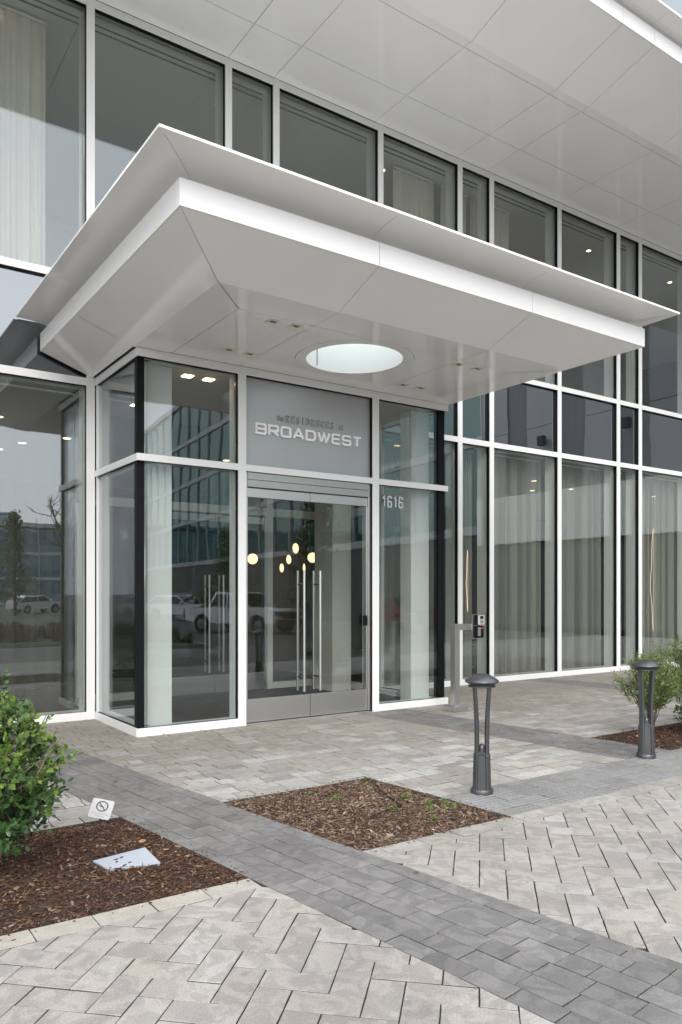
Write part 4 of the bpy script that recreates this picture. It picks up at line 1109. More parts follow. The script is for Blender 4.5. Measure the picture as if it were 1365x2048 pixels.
# ================================================================== BOLLARDS
def bollard(label, bx, by):
    b = thing('bollard_light', label, 'bollard', (bx, by, 0), 'graphite bollard lights')
    P = lambda prof, nm, par=b, n=40: smooth_by_angle((lambda mb: (mb.lathe(prof, (bx, by, 0), n), mb.build(nm, 'graphite', par))[1])(MB()), 35)
    P([(.07, .0), (.078, .0), (.084, .004), (.084, .03), (.080, .036), (.05, .037)], 'base_ring')
    cv = []; cf = []
    lev = [(.034, .0600, .044), (.12, .0580, .0425), (.290, .0525, .039), (.297, .0535, .040), (.304, .0535, .040), (.312, .043, .034), (.320, .043, .034)]
    for z, ap, hw in lev:
        for k in range(4):
            a = R(45 + 90 * k); d = Vector((math.cos(a), math.sin(a))); t_ = Vector((-d.y, d.x))
            for sg in (-1, 1):
                p = d * ap + t_ * hw * sg; cv.append((bx + p.x, by + p.y, z))
    for i in range(len(lev) - 1):
        for j in range(8): cf.append((i * 8 + j, i * 8 + (j + 1) % 8, (i + 1) * 8 + (j + 1) % 8, (i + 1) * 8 + j))
    cf.append(tuple(range((len(lev) - 1) * 8, len(lev) * 8)))
    core = fixn(mesh('core', cv, cf, 'graphite', b))
    P([(.02, .319), (.034, .319), (.034, .330), (.028, .334), (.027, .348), (.020, .363), (.010, .370), (.001, .371)], 'finial', core)
    # four ribs, wide low part stepping to a slim flaring upper part
    for k in range(4):
        a = k * math.pi / 2; c, s = math.cos(a), math.sin(a)
        secs = []
        for i in range(25):
            z = .035 + (.803 - .035) * i / 24
            if z < .3:
                ro = .081 - .010 * (z / .3); ri = .045; hw = .0225
            else:
                q = (z - .3) / .503
                ro = .067 + .021 * max(0, (q - .3) / .7) ** 1.7
                ri = ro - .025 + .008 * max(0, (q - .4) / .6); hw = .0165
            secs.append((z, ri, ro, hw))
            if abs(z - .3) < .017 and z < .3:
                secs.append((z + .004, .042, .068, .017))
        mb = MB(); vs = []; fs = []
        for (z, ri, ro, hw) in secs:
            for (r_, t_) in ((ri, -hw * .8), (ro - .005, -hw), (ro, -hw + .006), (ro, hw - .006), (ro - .005, hw), (ri, hw * .8)):
                vs.append((bx + r_ * c - t_ * s, by + r_ * s + t_ * c, z))
        n = 6
        for i in range(len(secs) - 1):
            for j in range(n):
                fs.append((i * n + j, i * n + (j + 1) % n, (i + 1) * n + (j + 1) % n, (i + 1) * n + j))
        fs += [tuple(range(n)), tuple(range((len(secs) - 1) * n, len(secs) * n))]
        mb.add(vs, fs); smooth_by_angle(mb.build('rib', 'graphite', b), 35)
    P([(.02, .80), (.098, .80), (.102, .803), (.102, .812), (.098, .815), (.09, .816)], 'collar')
    cap = P([(.092, .814), (.095, .822), (.112, .828), (.126, .838), (.1285, .843), (.127, .848), (.112, .862), (.088, .878), (.06, .891), (.03, .899), (.001, .9015)], 'cap', b, 56)
    return b
bollard('nearer graphite bollard light with domed cap beside the small mulch bed', 4.185, 4.18)
bollard('farther graphite bollard light with domed cap in front of the right shrubs', 6.345, 4.235)

# ================================================================== INTERCOM POST
px, py = 6.85, 7.32
ip = thing('intercom_post', 'brushed steel L-shaped post with intercom and card reader right of the doors', 'intercom', (px, py, 0))
box('base_cover', px - .115, px + .115, py - .115, py + .115, 0.002, .065, 'steel', ip, .004)
mb = MB(); mb.box(px - .042, px + .042, py - .042, py + .042, .065, 1.035); post = mb.build('post', 'steel', ip)
mb = MB(); mb.prism([(px - .042, 1.036), (px - .042, 1.115), (px + .25, 1.115), (px + .25, 1.036)], 'y', py - .0415, py + .0415); fixn(mb.build('arm', 'steel', ip))
pl_ = box('back_plate', px + .252, px + .425, py - .052, py - .042, .92, 1.235, 'steel', ip, .002)
M['plastic'] = principled('grey_plastic', (0.42, 0.42, 0.42), 0.4)
M['red'] = emit('red_led', (1, .05, .05), 1.5)
it = box('intercom_box', px + .285, px + .41, py - .115, py - .053, 1.10, 1.23, 'black', ip, .004)
box('face_plate', px + .289, px + .406, py - .121, py - .116, 1.104, 1.226, 'plastic', it, .002)
box('camera_window', px + .325, px + .385, py - .124, py - .1215, 1.18, 1.215, 'black', it)
kp = box('keypad', px + .33, px + .38, py - .1235, py - .1215, 1.12, 1.168, 'steel', it)
rd = box('card_reader', px + .275, px + .415, py - .10, py - .053, .93, 1.085, 'black', ip, .012)
box('reader_face', px + .30, px + .35, py - .112, py - .101, .955, 1.07, 'steel', rd, .004)
box('status_light', px + .372, px + .388, py - .104, py - .101, 1.052, 1.062, 'red', rd)
# steel post sits on its arm shoulder
mb = MB(); mb.box(px - .0418, px + .0418, py - .0412, py + .0412, 1.03, 1.04); mb.build('weld', 'steel', ip)

# ================================================================== NO-SMOKING SIGN, LID
sx_, sy_ = 1.555, 5.00
zb = zL(sx_, sy_)
ns = thing('no_smoking_sign', 'small tilted white no smoking sign staked in the left mulch bed', 'sign', (sx_, sy_, zb))
yaw = math.atan2(sx_, sy_)     # face the walk
mt = Matrix.Translation((sx_ + .012, sy_, 0.105)) @ Matrix.Rotation(-R(20), 4, 'Z') @ Matrix.Rotation(R(14), 4, 'X') @ Matrix.Rotation(R(17), 4, 'Y')
def tmesh(name, mb, mat, parent, m4):
    mb.v = [tuple(m4 @ Vector(v)) for v in mb.v]
    return fixn(mb.build(name, mat, parent))
def rrect(w, h, r, k=5):
    out = []
    for cx, cy, a0 in ((w / 2 - r, h / 2 - r, 0), (-w / 2 + r, h / 2 - r, 90), (-w / 2 + r, -h / 2 + r, 180), (w / 2 - r, -h / 2 + r, 270)):
        for i in range(k + 1):
            a = R(a0 + 90 * i / k); out.append((cx + r * math.cos(a), cy + r * math.sin(a)))
    return out
mb = MB(); mb.prism(rrect(.138, .135, .012), 'y', -.002, .002); pnl = tmesh('sign_panel', mb, 'signwhite', ns, mt)
mb = MB(); k = 40; r0, r1 = .031, .0375; cz = .022
vs = [(r * math.cos(2 * math.pi * i / k), -.0031, cz + r * math.sin(2 * math.pi * i / k)) for r in (r0, r1) for i in range(k)]
mb.add(vs, [(i, (i + 1) % k, k + (i + 1) % k, k + i) for i in range(k)])
mb.add([(-.024, -.0036, cz + .022), (-.0205, -.0036, cz + .0255), (.024, -.0036, cz - .022), (.0205, -.0036, cz - .0255)], [(0, 1, 2, 3)])
mb.add([(-.022, -.0034, cz - .001), (-.022, -.0034, cz + .004), (.012, -.0034, cz - .003), (.012, -.0034, cz - .008)], [(0, 1, 2, 3)])
tmesh('no_smoking_symbol', mb, 'print', pnl, mt)
mb = MB()
for i in range(6):
    xx = .008 + .004 * (i % 3); zz_ = cz + .004 + .005 * (i // 2)
    mb.add([(xx, -.0032, zz_), (xx + .002, -.0032, zz_ + .003), (xx + .004, -.0032, zz_ + .001)], [(0, 1, 2)])
tmesh('smoke_mark', mb, 'printl', pnl, mt)
def text_mesh(body, size):
    cu = bpy.data.curves.new('t', 'FONT'); cu.body = body; cu.size = size; cu.align_x = 'CENTER'; cu.resolution_u = 3
    to = bpy.data.objects.new('t', cu); COL.objects.link(to)
    bpy.context.view_layer.update()
    me = bpy.data.meshes.new_from_object(to.evaluated_get(bpy.context.evaluated_depsgraph_get()))
    vs = [v.co.copy() for v in me.vertices]; fs = [tuple(p.vertices) for p in me.polygons]
    bpy.data.objects.remove(to); bpy.data.meshes.remove(me); bpy.data.curves.remove(cu)
    return vs, fs
for body, zz_ in (('Non Smoking', -.036), ('Campus', -.055)):
    vs, fs = text_mesh(body, .0195)
    mb = MB(); mb.add([(v.x, -.0033, v.y + zz_) for v in vs], fs); tmesh('lettering', mb, 'printl', pnl, mt)
mb = MB(); mb.box(-.008, .008, .003, .008, -.125, .02); tmesh('stake', mb, 'graphite', ns, Matrix.Translation((sx_ + .012, sy_, 0.105)) @ Matrix.Rotation(-R(20), 4, 'Z') @ Matrix.Rotation(R(14), 4, 'X') @ Matrix.Rotation(R(5), 4, 'Y'))

lid = thing('utility_lid', 'white rectangular utility lid lying in the left mulch bed', 'lid', (1.46, 4.22, .03))
q = [(1.327, 4.085), (1.592, 4.022), (1.640, 4.345), (1.298, 4.268)]
q = [(1.285, 4.245), (1.318, 4.055), (1.578, 4.010), (1.600, 4.300)]
mb = MB(); mb.add([(x, y, .030) for x, y in q] + [(x, y, .040) for x, y in q], [(3, 2, 1, 0), (4, 5, 6, 7), (0, 1, 5, 4), (1, 2, 6, 5), (2, 3, 7, 6), (3, 0, 4, 7)])
lo = fixn(mb.build('lid_plate', 'lid', lid))
mb = MB(); mb.add([(x * .97 + .0437, y * .97 + .125, .0) for x, y in q] + [(x * .97 + .0437, y * .97 + .125, .030) for x, y in q], [(0, 1, 5, 4), (1, 2, 6, 5), (2, 3, 7, 6), (3, 0, 4, 7)])
mb.build('box_rim', 'plastic', lid)
def chipthing(label, x, y, z, L, W, a, mat, nm='bark_piece', cat='bark'):
    mb = MB(); pts = [(-L / 2, 0), (-L * .2, -W / 2), (L * .25, -W * .4), (L / 2, W * .1), (L * .1, W / 2), (-L * .3, W * .35)]
    c, s = math.cos(a), math.sin(a)
    mb.prism([(x + p[0] * c - p[1] * s, y + p[0] * s + p[1] * c) for p in pts], 'z', z, z + .003)
    return tag(fixn(mb.build(nm, mat)), label, cat)
for i, (x, y, L, a) in enumerate([(1.395, 4.19, .035, .3), (1.43, 4.205, .03, .5), (1.385, 4.15, .025, .9), (1.44, 4.10, .022, .2), (1.40, 4.07, .05, .7)]):
    o = chipthing('dark scrap of bark on the white utility lid', x, y, .0405, L, .010, a, 'mulch'); o['group'] = 'bark scraps on the lid'

# ================================================================== PLANTS
def leaf_geo(mb, pos, d, L, W, rnd, up=Vector((0, 0, 1))):
    """one folded oval leaf of six faces from pos along d"""
    d = d.normalized(); s = d.cross(up)
    s = s.normalized() if s.length > 1e-3 else d.orthogonal().normalized()
    s = (Matrix.Rotation(rnd.uniform(-.9, .9), 3, d) @ s); n = s.cross(d)
    fold = rnd.uniform(.1, .35) * W; curl = rnd.uniform(-.12, .2) * L
    A = pos; B = pos + d * L * .35 - n * fold * .3; C_ = pos + d * L * .72 - n * (fold * .3 + curl * .5); D = pos + d * L - n * curl
    l1 = pos + d * L * .32 + s * W * .5; l2 = pos + d * L * .72 + s * W * .42 - n * curl * .5
    r1 = pos + d * L * .32 - s * W * .5; r2 = pos + d * L * .72 - s * W * .42 - n * curl * .5
    mb.add([A, B, C_, D, l1, l2, r1, r2], [(0, 1, 4), (1, 2, 5, 4), (2, 3, 5), (0, 6, 1), (1, 6, 7, 2), (2, 7, 3)])
def shrub(name, label, base, H, rad, nstem, ntwig, leafL, leafW, mats, seed, young=0.6, bare=0.2, flat=1.0, dens=14, lean=(0, 0), trunk=.012, cz=.6):
    rnd = random.Random(seed); b = Vector(base)
    root = thing(name, label, 'shrub', base)
    stems = MB(); tw = MB(); old = MB(); yng = MB()
    tips = []
    for i in range(nstem):
        a = 2 * math.pi * i / nstem + rnd.uniform(-.4, .4); sp = rad * rnd.uniform(.25, .75)
        p = [b + Vector((rnd.uniform(-.02, .02), rnd.uniform(-.02, .02), -0.01))]
        top = b + Vector((math.cos(a) * sp + lean[0], math.sin(a) * sp + lean[1], H * rnd.uniform(.55, .95)))
        for t in (.3, .6, 1.0):
            q = b.lerp(top, t) + Vector((rnd.uniform(-.03, .03), rnd.uniform(-.03, .03), 0)) + Vector((0, 0, H * .08 * math.sin(t * 3.14)))
            p.append(q)
        stems.tube(p, [trunk * rnd.uniform(.8, 1.1), trunk * .75, trunk * .5, trunk * .2], 6)
        tips.append(p)
    c = b + Vector((lean[0], lean[1], H * cz))
    for i in range(ntwig):
        p = rnd.choice(tips); t = rnd.uniform(bare, 1.0)
        k = min(2, int(t * 3)); start = p[k].lerp(p[k + 1], t * 3 - k)
        # target somewhere in an uneven crown volume
        a = rnd.uniform(0, 6.283); zz = rnd.uniform(-1, 1) ** 1 if True else 0
        rr = rad * (1 - abs(zz) ** 2.2 * .75) * (rnd.uniform(.25, 1) ** .6) * (1 + .22 * math.sin(3 * a + seed) + .15 * math.sin(5 * a + zz * 4 + seed * 2))
        tgt = c + Vector((math.cos(a) * rr, math.sin(a) * rr, zz * H * (1 - cz) * 1.0 * flat + rnd.uniform(-.03, .03)))
        if rnd.random() < .07 and zz > -.2:
            tgt = c + (tgt - c) * rnd.uniform(1.12, 1.3) + Vector((0, 0, .05))
        if tgt.z < b.z + .05: tgt.z = b.z + .06
        d = tgt - start
        L = min(d.length, rad * .9); d.normalize(); d = (d + Vector((0, 0, .35))).normalized()
        s0 = tgt - d * min(L, .16 + rad * .2)
        mid = s0.lerp(tgt, .5) + Vector((rnd.uniform(-.01, .01), rnd.uniform(-.01, .01), -.008))
        tw.tube([start.lerp(s0, .6), s0, mid, tgt], [.003, .0024, .0018, .001], 4, False)
        yl = rnd.random() < young * max(0, min(1, (tgt.z - b.z) / H * 1.8 - .75)) * (1.3 if rr > rad * .6 else .6)
        n = int(dens * rnd.uniform(.7, 1.3))
        for j in range(n):
            t = (j + rnd.random()) / n
            pos = s0.lerp(mid, t * 2) if t < .5 else mid.lerp(tgt, t * 2 - 1)
            ax = Matrix.Rotation(j * 2.4 + rnd.uniform(-.5, .5), 3, d) @ d.orthogonal().normalized()
            dir_ = (ax * rnd.uniform(.6, 1.0) + d * rnd.uniform(.3, .9) + Vector((0, 0, .2)))
            ll = leafL * rnd.uniform(.65, 1.2) * (.75 if t > .85 else 1)
            leaf_geo(yng if (yl and t > .35) else old, pos, dir_, ll, leafW * ll / leafL, rnd)
    stems.build('trunk', 'bark', root, True)
    cr = old.build('crown', mats[0], root)
    cr['label'] = 'leafy crown'
    if yng.v: yng.build('young_shoots', mats[1], cr)['kind'] = 'stuff'
    tw.build('twigs', 'bark', cr)['kind'] = 'stuff'
    return root
shrub('shrub', 'rounded evergreen bush with glossy oval leaves in the left mulch bed', (0.78, 4.34, zL(.78, 4.34) - .01), 0.96, .47, 7, 370, .046, .027, ('leaf', 'leafy'), 5, young=1.25, bare=.35, dens=15, lean=(.0, .02), cz=.57)
shrub('shrub', 'airy light green shrub with thin stems behind the farther bollard', (7.25, 4.78, zR(7.25, 4.78) - .01), 0.88, .37, 24, 280, .040, .0135, ('leafo', 'leafy'), 9, young=.6, bare=.45, dens=16, trunk=.006, cz=.66)
shrub('shrub', 'denser dark green shrub at the right edge of the right bed', (7.66, 4.42, zR(7.66, 4.42) - .01), 0.78, .38, 8, 240, .044, .024, ('leaf', 'leafy'), 12, young=.7, bare=.3, dens=14, trunk=.008, cz=.55)
shrub('shrub', 'tall light shrub partly cut by the right edge of the frame', (8.3, 4.9, zR(8.3, 4.9) - .01), 1.05, .44, 16, 330, .040, .014, ('leafo', 'leafy'), 15, young=.6, bare=.45, dens=15, trunk=.006, cz=.66)
# sprouts in the middle bed
spr = [(3.155, 4.62, .030, 'leftmost sprout in the small mulch bed, near its dark strip edge'), (3.305, 4.16, .035, 'sprout at the left end of the black drip hose'), (3.52, 4.02, .022, 'tiny sprout below the crossing of the drip hose'),
       (3.60, 4.36, .032, 'bright sprout right of the drip hose in the small bed'), (3.63, 4.14, .028, 'middle sprout of the right group in the small bed'), (3.67, 3.96, .040, 'largest sprout at the right of the small bed'),
       (3.42, 3.86, .02, 'low sprout near the front of the small bed'), (3.62, 4.85, .02, 'faint sprout near the far corner of the small bed'), (3.08, 4.86, .015, 'faintest sprout near the left corner of the small bed'), (3.73, 4.10, .03, 'thin upright sprout at the far right of the small bed')]
for i, (x, y, r, lb) in enumerate(spr):
    rnd = random.Random(40 + i); z = zM(x, y)
    t = thing('sprout', lb, 'plant', (x, y, z), 'sprouts in the small bed')
    lv = MB(); sm = MB()
    for k in range(int(16 + r * 700)):
        a = rnd.uniform(0, 6.28); rr = r * rnd.random() ** .5; h = rnd.uniform(.012, .02 + r * .9)
        p = Vector((x + math.cos(a) * rr, y + math.sin(a) * rr, z + h))
        if k % 3 == 0: sm.tube([(x, y, z), p], [.0012, .0008], 4, False)
        leaf_geo(lv, p, Vector((math.cos(a), math.sin(a), rnd.uniform(-.1, .7))), rnd.uniform(.012, .022), rnd.uniform(.007, .012), rnd)
    lv.build('leaves', 'leafy', t)['kind'] = 'stuff'; sm.build('stem', 'bark', t)
hz = MB()
def zz2(x, y): return zM(x, y) + .016
hp = [(3.72, 5.04), (3.66, 4.80), (3.55, 4.55), (3.47, 4.30), (3.43, 4.20)]
hz.tube([(x, y, zz2(x, y) + (.015 if i == 0 else .008 * (i == 1))) for i, (x, y) in enumerate(hp)], .0045, 8)
hz.tube([(3.44, 4.215, zz2(3.44, 4.21) + .008), (3.33, 4.20, zz2(3.3, 4.2) + .004), (3.18, 4.16, zz2(3.18, 4.16)), (3.06, 4.155, zz2(3.06, 4.155) - .006)], .006, 8)
tag(hz.build('drip_hose', 'hose', None, True), 'thin black drip hose lying across the small mulch bed', 'hose')
def dead_leaf(label, x, y, z, L, a, seed, group=None):
    rnd = random.Random(seed); mb = MB()
    leaf_geo(mb, Vector((x, y, z + .006)), Vector((math.cos(a), math.sin(a), .12)), L, L * .42, rnd)
    for k in range(len(mb.v)): mb.v[k] = (mb.v[k][0], mb.v[k][1], max(mb.v[k][2], z + .002))
    return tag(mb.build('fallen_leaf', 'dead'), label, 'leaf', group)
dead_leaf('orange fallen leaf lying on the upper dark paving strip', 1.98, 6.05, 0.002, .055, .2, 1)
dead_leaf('curled orange leaf in the mulch behind the white lid', 1.62, 4.47, zL(1.62, 4.47) + .008, .06, -.9, 2)
for i, (x, y) in enumerate([(1.70, 4.28), (1.75, 4.15), (1.66, 4.36), (1.72, 4.02), (1.62, 4.9), (1.68, 4.80), (.86, 4.06), (.92, 3.98), (.78, 4.0), (.95, 4.1), (.83, 3.92)]):
    dead_leaf('small orange dead leaf in the left mulch bed', x, y, zL(x, y) + .006, .04, i * 1.7, 10 + i, 'dead leaves in the left bed')
for i, (x, y) in enumerate([(3.2, 4.45), (3.35, 4.55), (3.5, 4.3), (3.6, 4.2), (3.3, 4.0), (3.0, 4.4), (3.55, 4.65)]):
    dead_leaf('small orange dead leaf in the small middle bed', x, y, zM(x, y) + .008, .035, i * 2.1, 30 + i, 'dead leaves in the middle bed')
for i, (x, y) in enumerate([(6.98, 4.55), (7.05, 4.7), (7.15, 4.5), (7.3, 4.45), (7.0, 4.8), (7.42, 4.6), (7.2, 4.4)]):
    dead_leaf('brown dead leaf in the right mulch bed', x, y, zR(x, y) + .008, .06, i * 1.3, 50 + i, 'dead leaves in the right bed')
for i, (x, y) in enumerate([(3.1, 7.82), (3.55, 7.81), (3.9, 7.82), (2.80, 9.2), (2.72, 9.24), (2.5, 9.26), (11.9, 9.25)]):
    dead_leaf('tiny brown leaf blown against the white sill', x, y, .002, .03, i * 1.9, 70 + i, 'leaves against the sills')
tag(chipthing('flat white scrap lying on the dark strip near the left bush', 2.05, 7.35, .003, .06, .03, .3, 'signwhite', 'paper_scrap', 'litter'), 'flat white scrap lying on the dark strip near the left bush', 'litter')

# ================================================================== ACROSS THE STREET (seen in the glass)
SZ = -0.15
M['carwhite'] = principled('white_car_paint', (0.72, 0.73, 0.74), 0.18, coat=.5)
M['cardark'] = principled('dark_car_paint', (0.05, 0.055, 0.06), 0.2, coat=.5)
M['carred'] = principled('red_car_paint', (0.30, 0.03, 0.03), 0.2, coat=.5)
M['tyre'] = principled('tyre', (0.02, 0.02, 0.02), 0.8)
M['carglass'] = principled('car_glass', (0.015, 0.018, 0.02), 0.05)
M['rim'] = principled('wheel_rim', (0.22, 0.22, 0.225), 0.35, metal=.6)
M['chrome'] = principled('chrome', (0.6, 0.6, 0.6), 0.15, metal=1)
def vehicle(name, label, cat, x, y, ang, kind, paint):
    """kind: 'pickup' or 'suv'; built along local +X = front"""
    t = thing(name, label, cat, (x, y, SZ))
    c, s = math.cos(ang), math.sin(ang)
    m4 = Matrix.Translation((x, y, SZ)) @ Matrix.Rotation(ang, 4, 'Z')
    pick = kind == 'pickup'
    Lh, W = (2.55, .92) if pick else (2.2, .88)
    wb = (1.62, -1.55) if pick else (1.35, -1.3); wr = .38 if pick else .34
    base = .42 if pick else .30; belt = 1.06 if pick else .98; hood = 1.08 if pick else .98
    def arch(cx):
        return [(cx + (wr + .08) * math.cos(R(a)), max(base, .36 + (wr + .08) * math.sin(R(a)))) for a in range(0, 181, 20)]
    prof = [(Lh, base), (Lh + .03, base + .35), (Lh - .05, hood - .08), (Lh - .35, hood), (.95, belt + .02), (-Lh, belt), (-Lh - .03, belt - .1), (-Lh, base + .1)]
    low = [(-Lh, base + .1)] + [p for p in reversed(arch(wb[1]))] + [p for p in reversed(arch(wb[0]))] + [(Lh, base)]
    poly = prof[1:7] + low
    mb = MB(); n = len(poly)
    for yy, sc_ in ((-W, 1), (W, 1)): pass
    rings = [(-W + .0, .97), (-W + .06, 1.0), (W - .06, 1.0), (W, .97)]
    vs = []; cz_ = .75
    for yy, k in rings: vs += [(p[0] * k, yy, cz_ + (p[1] - cz_) * k) for p in poly]
    fs = [tuple(reversed(range(n))), tuple(range(3 * n, 4 * n))]
    for r in range(3): fs += [(r * n + i, r * n + (i + 1) % n, (r + 1) * n + (i + 1) % n, (r + 1) * n + i) for i in range(n)]
    mb.add(vs, fs); body = tmesh('body', mb, paint, t, m4); smooth_by_angle(body, 30)
    zt = 1.74 if pick else 1.58
    gh = [(1.15, belt), (.35, zt - .03), (-.95, zt - .02), (-1.2, belt)] if pick else [(1.15, belt), (.35, zt - .03), (-1.4, zt - .05), (-2.0, belt + .05)]
    mb = MB(); a = [(p[0], -W + .07, p[1]) if p[1] < 1.2 else (p[0], -W + .2, p[1]) for p in gh]; b = [(p[0], -q[1] if False else (W - .07 if p[1] < 1.2 else W - .2), p[1]) for p, q in zip(gh, gh)]
    mb.add(a + b, [(0, 1, 2, 3), (7, 6, 5, 4), (0, 4, 5, 1), (1, 5, 6, 2), (2, 6, 7, 3), (3, 7, 4, 0)])
    tmesh('cabin', mb, paint, t, m4)
    def gl_side(sg):
        w0, w1 = W - .062, W - .185
        x_a = [(1.0, belt + .03), (.34, zt - .12), (-.25, zt - .12), (-.25, belt + .03)]
        x_b = [(-.33, belt + .03), (-.33, zt - .12), (gh[2][0] + .08, zt - .13), (gh[3][0] + .1, belt + .04)]
        for q in (x_a, x_b):
            mb = MB(); mb.add([(p[0], sg * (w0 if p[1] < 1.25 else w1) + sg * .006, p[1]) for p in q] + [(p[0], sg * (w0 if p[1] < 1.25 else w1) - sg * .01, p[1]) for p in q], BOXF)
            tmesh('side_window', mb, 'carglass', t, m4)
    gl_side(1); gl_side(-1)
    def wind(x0, z0, x1, z1, w0, w1, off, nm):
        mb = MB(); mb.add([(x0 + off, -w0, z0), (x0 + off, w0, z0), (x1 + off, w1, z1), (x1 + off, -w1, z1), (x0, -w0, z0 - .0), (x0, w0, z0), (x1, w1, z1), (x1, -w1, z1)], BOXF); tmesh(nm, mb, 'carglass', t, m4)
    wind(1.09, belt + .07, .42, zt - .08, W - .16, W - .26, .012, 'windscreen')
    wind(gh[3][0] + .04, belt + .1, gh[2][0] + .0, zt - .1, W - .2, W - .28, -.02, 'rear_window')
    for cx in wb:
        for sg in (-1, 1):
            mb = MB(); mb.lathe([(wr * .55, -.1), (wr * .96, -.11), (wr, -.08), (wr, .08), (wr * .96, .11), (wr * .55, .1)], (0, 0, 0), 28)
            m5 = m4 @ Matrix.Translation((cx, sg * (W - .10), wr)) @ Matrix.Rotation(R(90), 4, 'X')
            wh = tmesh('wheel', mb, 'tyre', t, m5)
            mb = MB(); mb.lathe([(.02, -.112), (wr * .55, -.10), (wr * .6, -.06), (wr * .6, .06), (wr * .55, .10), (.02, .112)], (0, 0, 0), 20); tmesh('rim', mb, 'rim', wh, m5)
    mb = MB(); mb.box(Lh + .012, Lh + .045, -W * .62, W * .62, .66, .95); tmesh('grille', mb, 'tyre', t, m4)
    mb = MB(); mb.box(Lh - .05, Lh + .07, -W * .95, W * .95, base - .02, base + .18); tmesh('bumper', mb, 'tyre' if pick else paint, t, m4)
    for sg in (-1, 1):
        mb = MB(); mb.box(Lh - .12, Lh + .035, *sorted((sg * W * .64, sg * W * .97)), .76, .93); tmesh('headlight', mb, 'chrome', t, m4)
        mb = MB(); mb.box(-Lh - .035, -Lh + .1, *sorted((sg * W * .8, sg * W * .985)), .72, .95); tmesh('tail_light', mb, 'carred', t, m4)
        mb = MB(); mb.box(.78, .92, *sorted((sg * (W - .02), sg * (W + .16))), belt + .04, belt + .18); tmesh('mirror', mb, paint, t, m4)
    if pick:
        mb = MB(); mb.box(-Lh + .08, -1.25, -W + .14, W - .14, belt - .0, belt + .006); tmesh('bed_opening', mb, 'cardark', t, m4)
    return t
vehicle('pickup_truck', 'white pickup truck reflected in the left vestibule pane', 'truck', 15.3, -13.6, R(70), 'pickup', 'carwhite')
vehicle('parked_car', 'white car reflected behind the pickup truck in the vestibule pane', 'car', 19.6, -30.5, R(60), 'suv', 'carwhite')
vehicle('parked_car', 'white car reflected in the far left ground floor pane', 'car', 15.6, -48.5, R(-20), 'suv', 'carwhite')
vehicle('parked_car', 'dark car reflected in the far left ground floor pane', 'car', 10.5, -50.0, R(100), 'suv', 'cardark')
vehicle('parked_car', 'red car reflected in the curtained glass right of the entrance', 'car', 23.0, -12.5, R(100), 'suv', 'carred')
# planted island in the street
isl = sheet('street_island', 'kerbed planting island in the street reflected in the left pane', [(3.0, 10.2, -13.5, -6.5)], -0.05, 'mulch', 'island')
mbk = MB()
for a in ((2.85, 3.0, -13.65, -6.35), (10.2, 10.35, -13.65, -6.35), (3.0, 10.2, -6.5, -6.35), (3.0, 10.2, -13.65, -13.5)):
    mbk.box(a[0], a[1], a[2], a[3], -.149, -.02)
k_ = mbk.build('island_kerb', bpy.data.materials['kerb_concrete'], isl)
M['drygrass'] = island_mat('dry_grass', [(0.13, 0.075, 0.04), (0.20, 0.13, 0.07), (0.09, 0.055, 0.03), (0.10, 0.10, 0.04)], .8, .2, .2)
gr = MB(); rnd = random.Random(77)
for k in range(120):
    x, y = rnd.uniform(3.2, 10.0), rnd.uniform(-13.3, -6.7); hh = rnd.uniform(.25, .6)
    for j in range(34):
        a = rnd.uniform(0, 6.28); l_ = rnd.uniform(.05, .4); p0 = Vector((x + rnd.uniform(-.1, .1), y + rnd.uniform(-.1, .1), -.06)); p1 = p0 + Vector((math.cos(a) * l_ * .5, math.sin(a) * l_ * .5, hh * rnd.uniform(.6, 1))); p2 = p1 + Vector((math.cos(a) * l_ * .6, math.sin(a) * l_ * .6, hh * rnd.uniform(-.15, .2)))
        w = Vector((-math.sin(a), math.cos(a), 0)) * .014
        gr.add([p0 - w, p0 + w, p1 + w * .8, p1 - w * .8, p2], [(0, 1, 2, 3), (3, 2, 4)])
tag(gr.build('ornamental_grass', 'drygrass'), 'clumps of dry brown ornamental grass on the street island', 'grass', kind='stuff')

def bare_tree(label, x, y, H, seed):
    t = thing('bare_tree', label, 'tree', (x, y, SZ)); rnd = random.Random(seed)
    tr = MB(); br = MB()
    def grow(p, d, L, r, lev):
        q = p; pts = [p]; rs = [r]
        for i in range(3):
            d = (d + Vector((rnd.uniform(-.18, .18), rnd.uniform(-.18, .18), rnd.uniform(-.02, .14)))).normalized(); q = q + d * L / 3; pts.append(q); rs.append(r * (1 - .2 * (i + 1)))
        (tr if lev == 0 else br).tube(pts, rs, 6 if lev < 2 else 4, False)
        if lev < 5:
            for k in range(3 if lev < 3 else 2):
                ax = d.orthogonal().normalized(); ax = Matrix.Rotation(rnd.uniform(0, 6.28), 3, d) @ ax
                nd = (d * rnd.uniform(.7, 1.1) + ax * rnd.uniform(.45, .8)).normalized()
                grow(pts[rnd.choice([2, 3, 3])], nd, L * rnd.uniform(.6, .8), r * .62, lev + 1)
    grow(Vector((x, y, SZ)), Vector((.05, .02, 1)), H * .3, H * .022, 0)
    tr.build('trunk', 'bark', t, True); br.build('branches', 'bark', t)
    return t
bare_tree('bare winter tree reflected in the left ground floor pane', 11.4, -19.5, 9.5, 4)
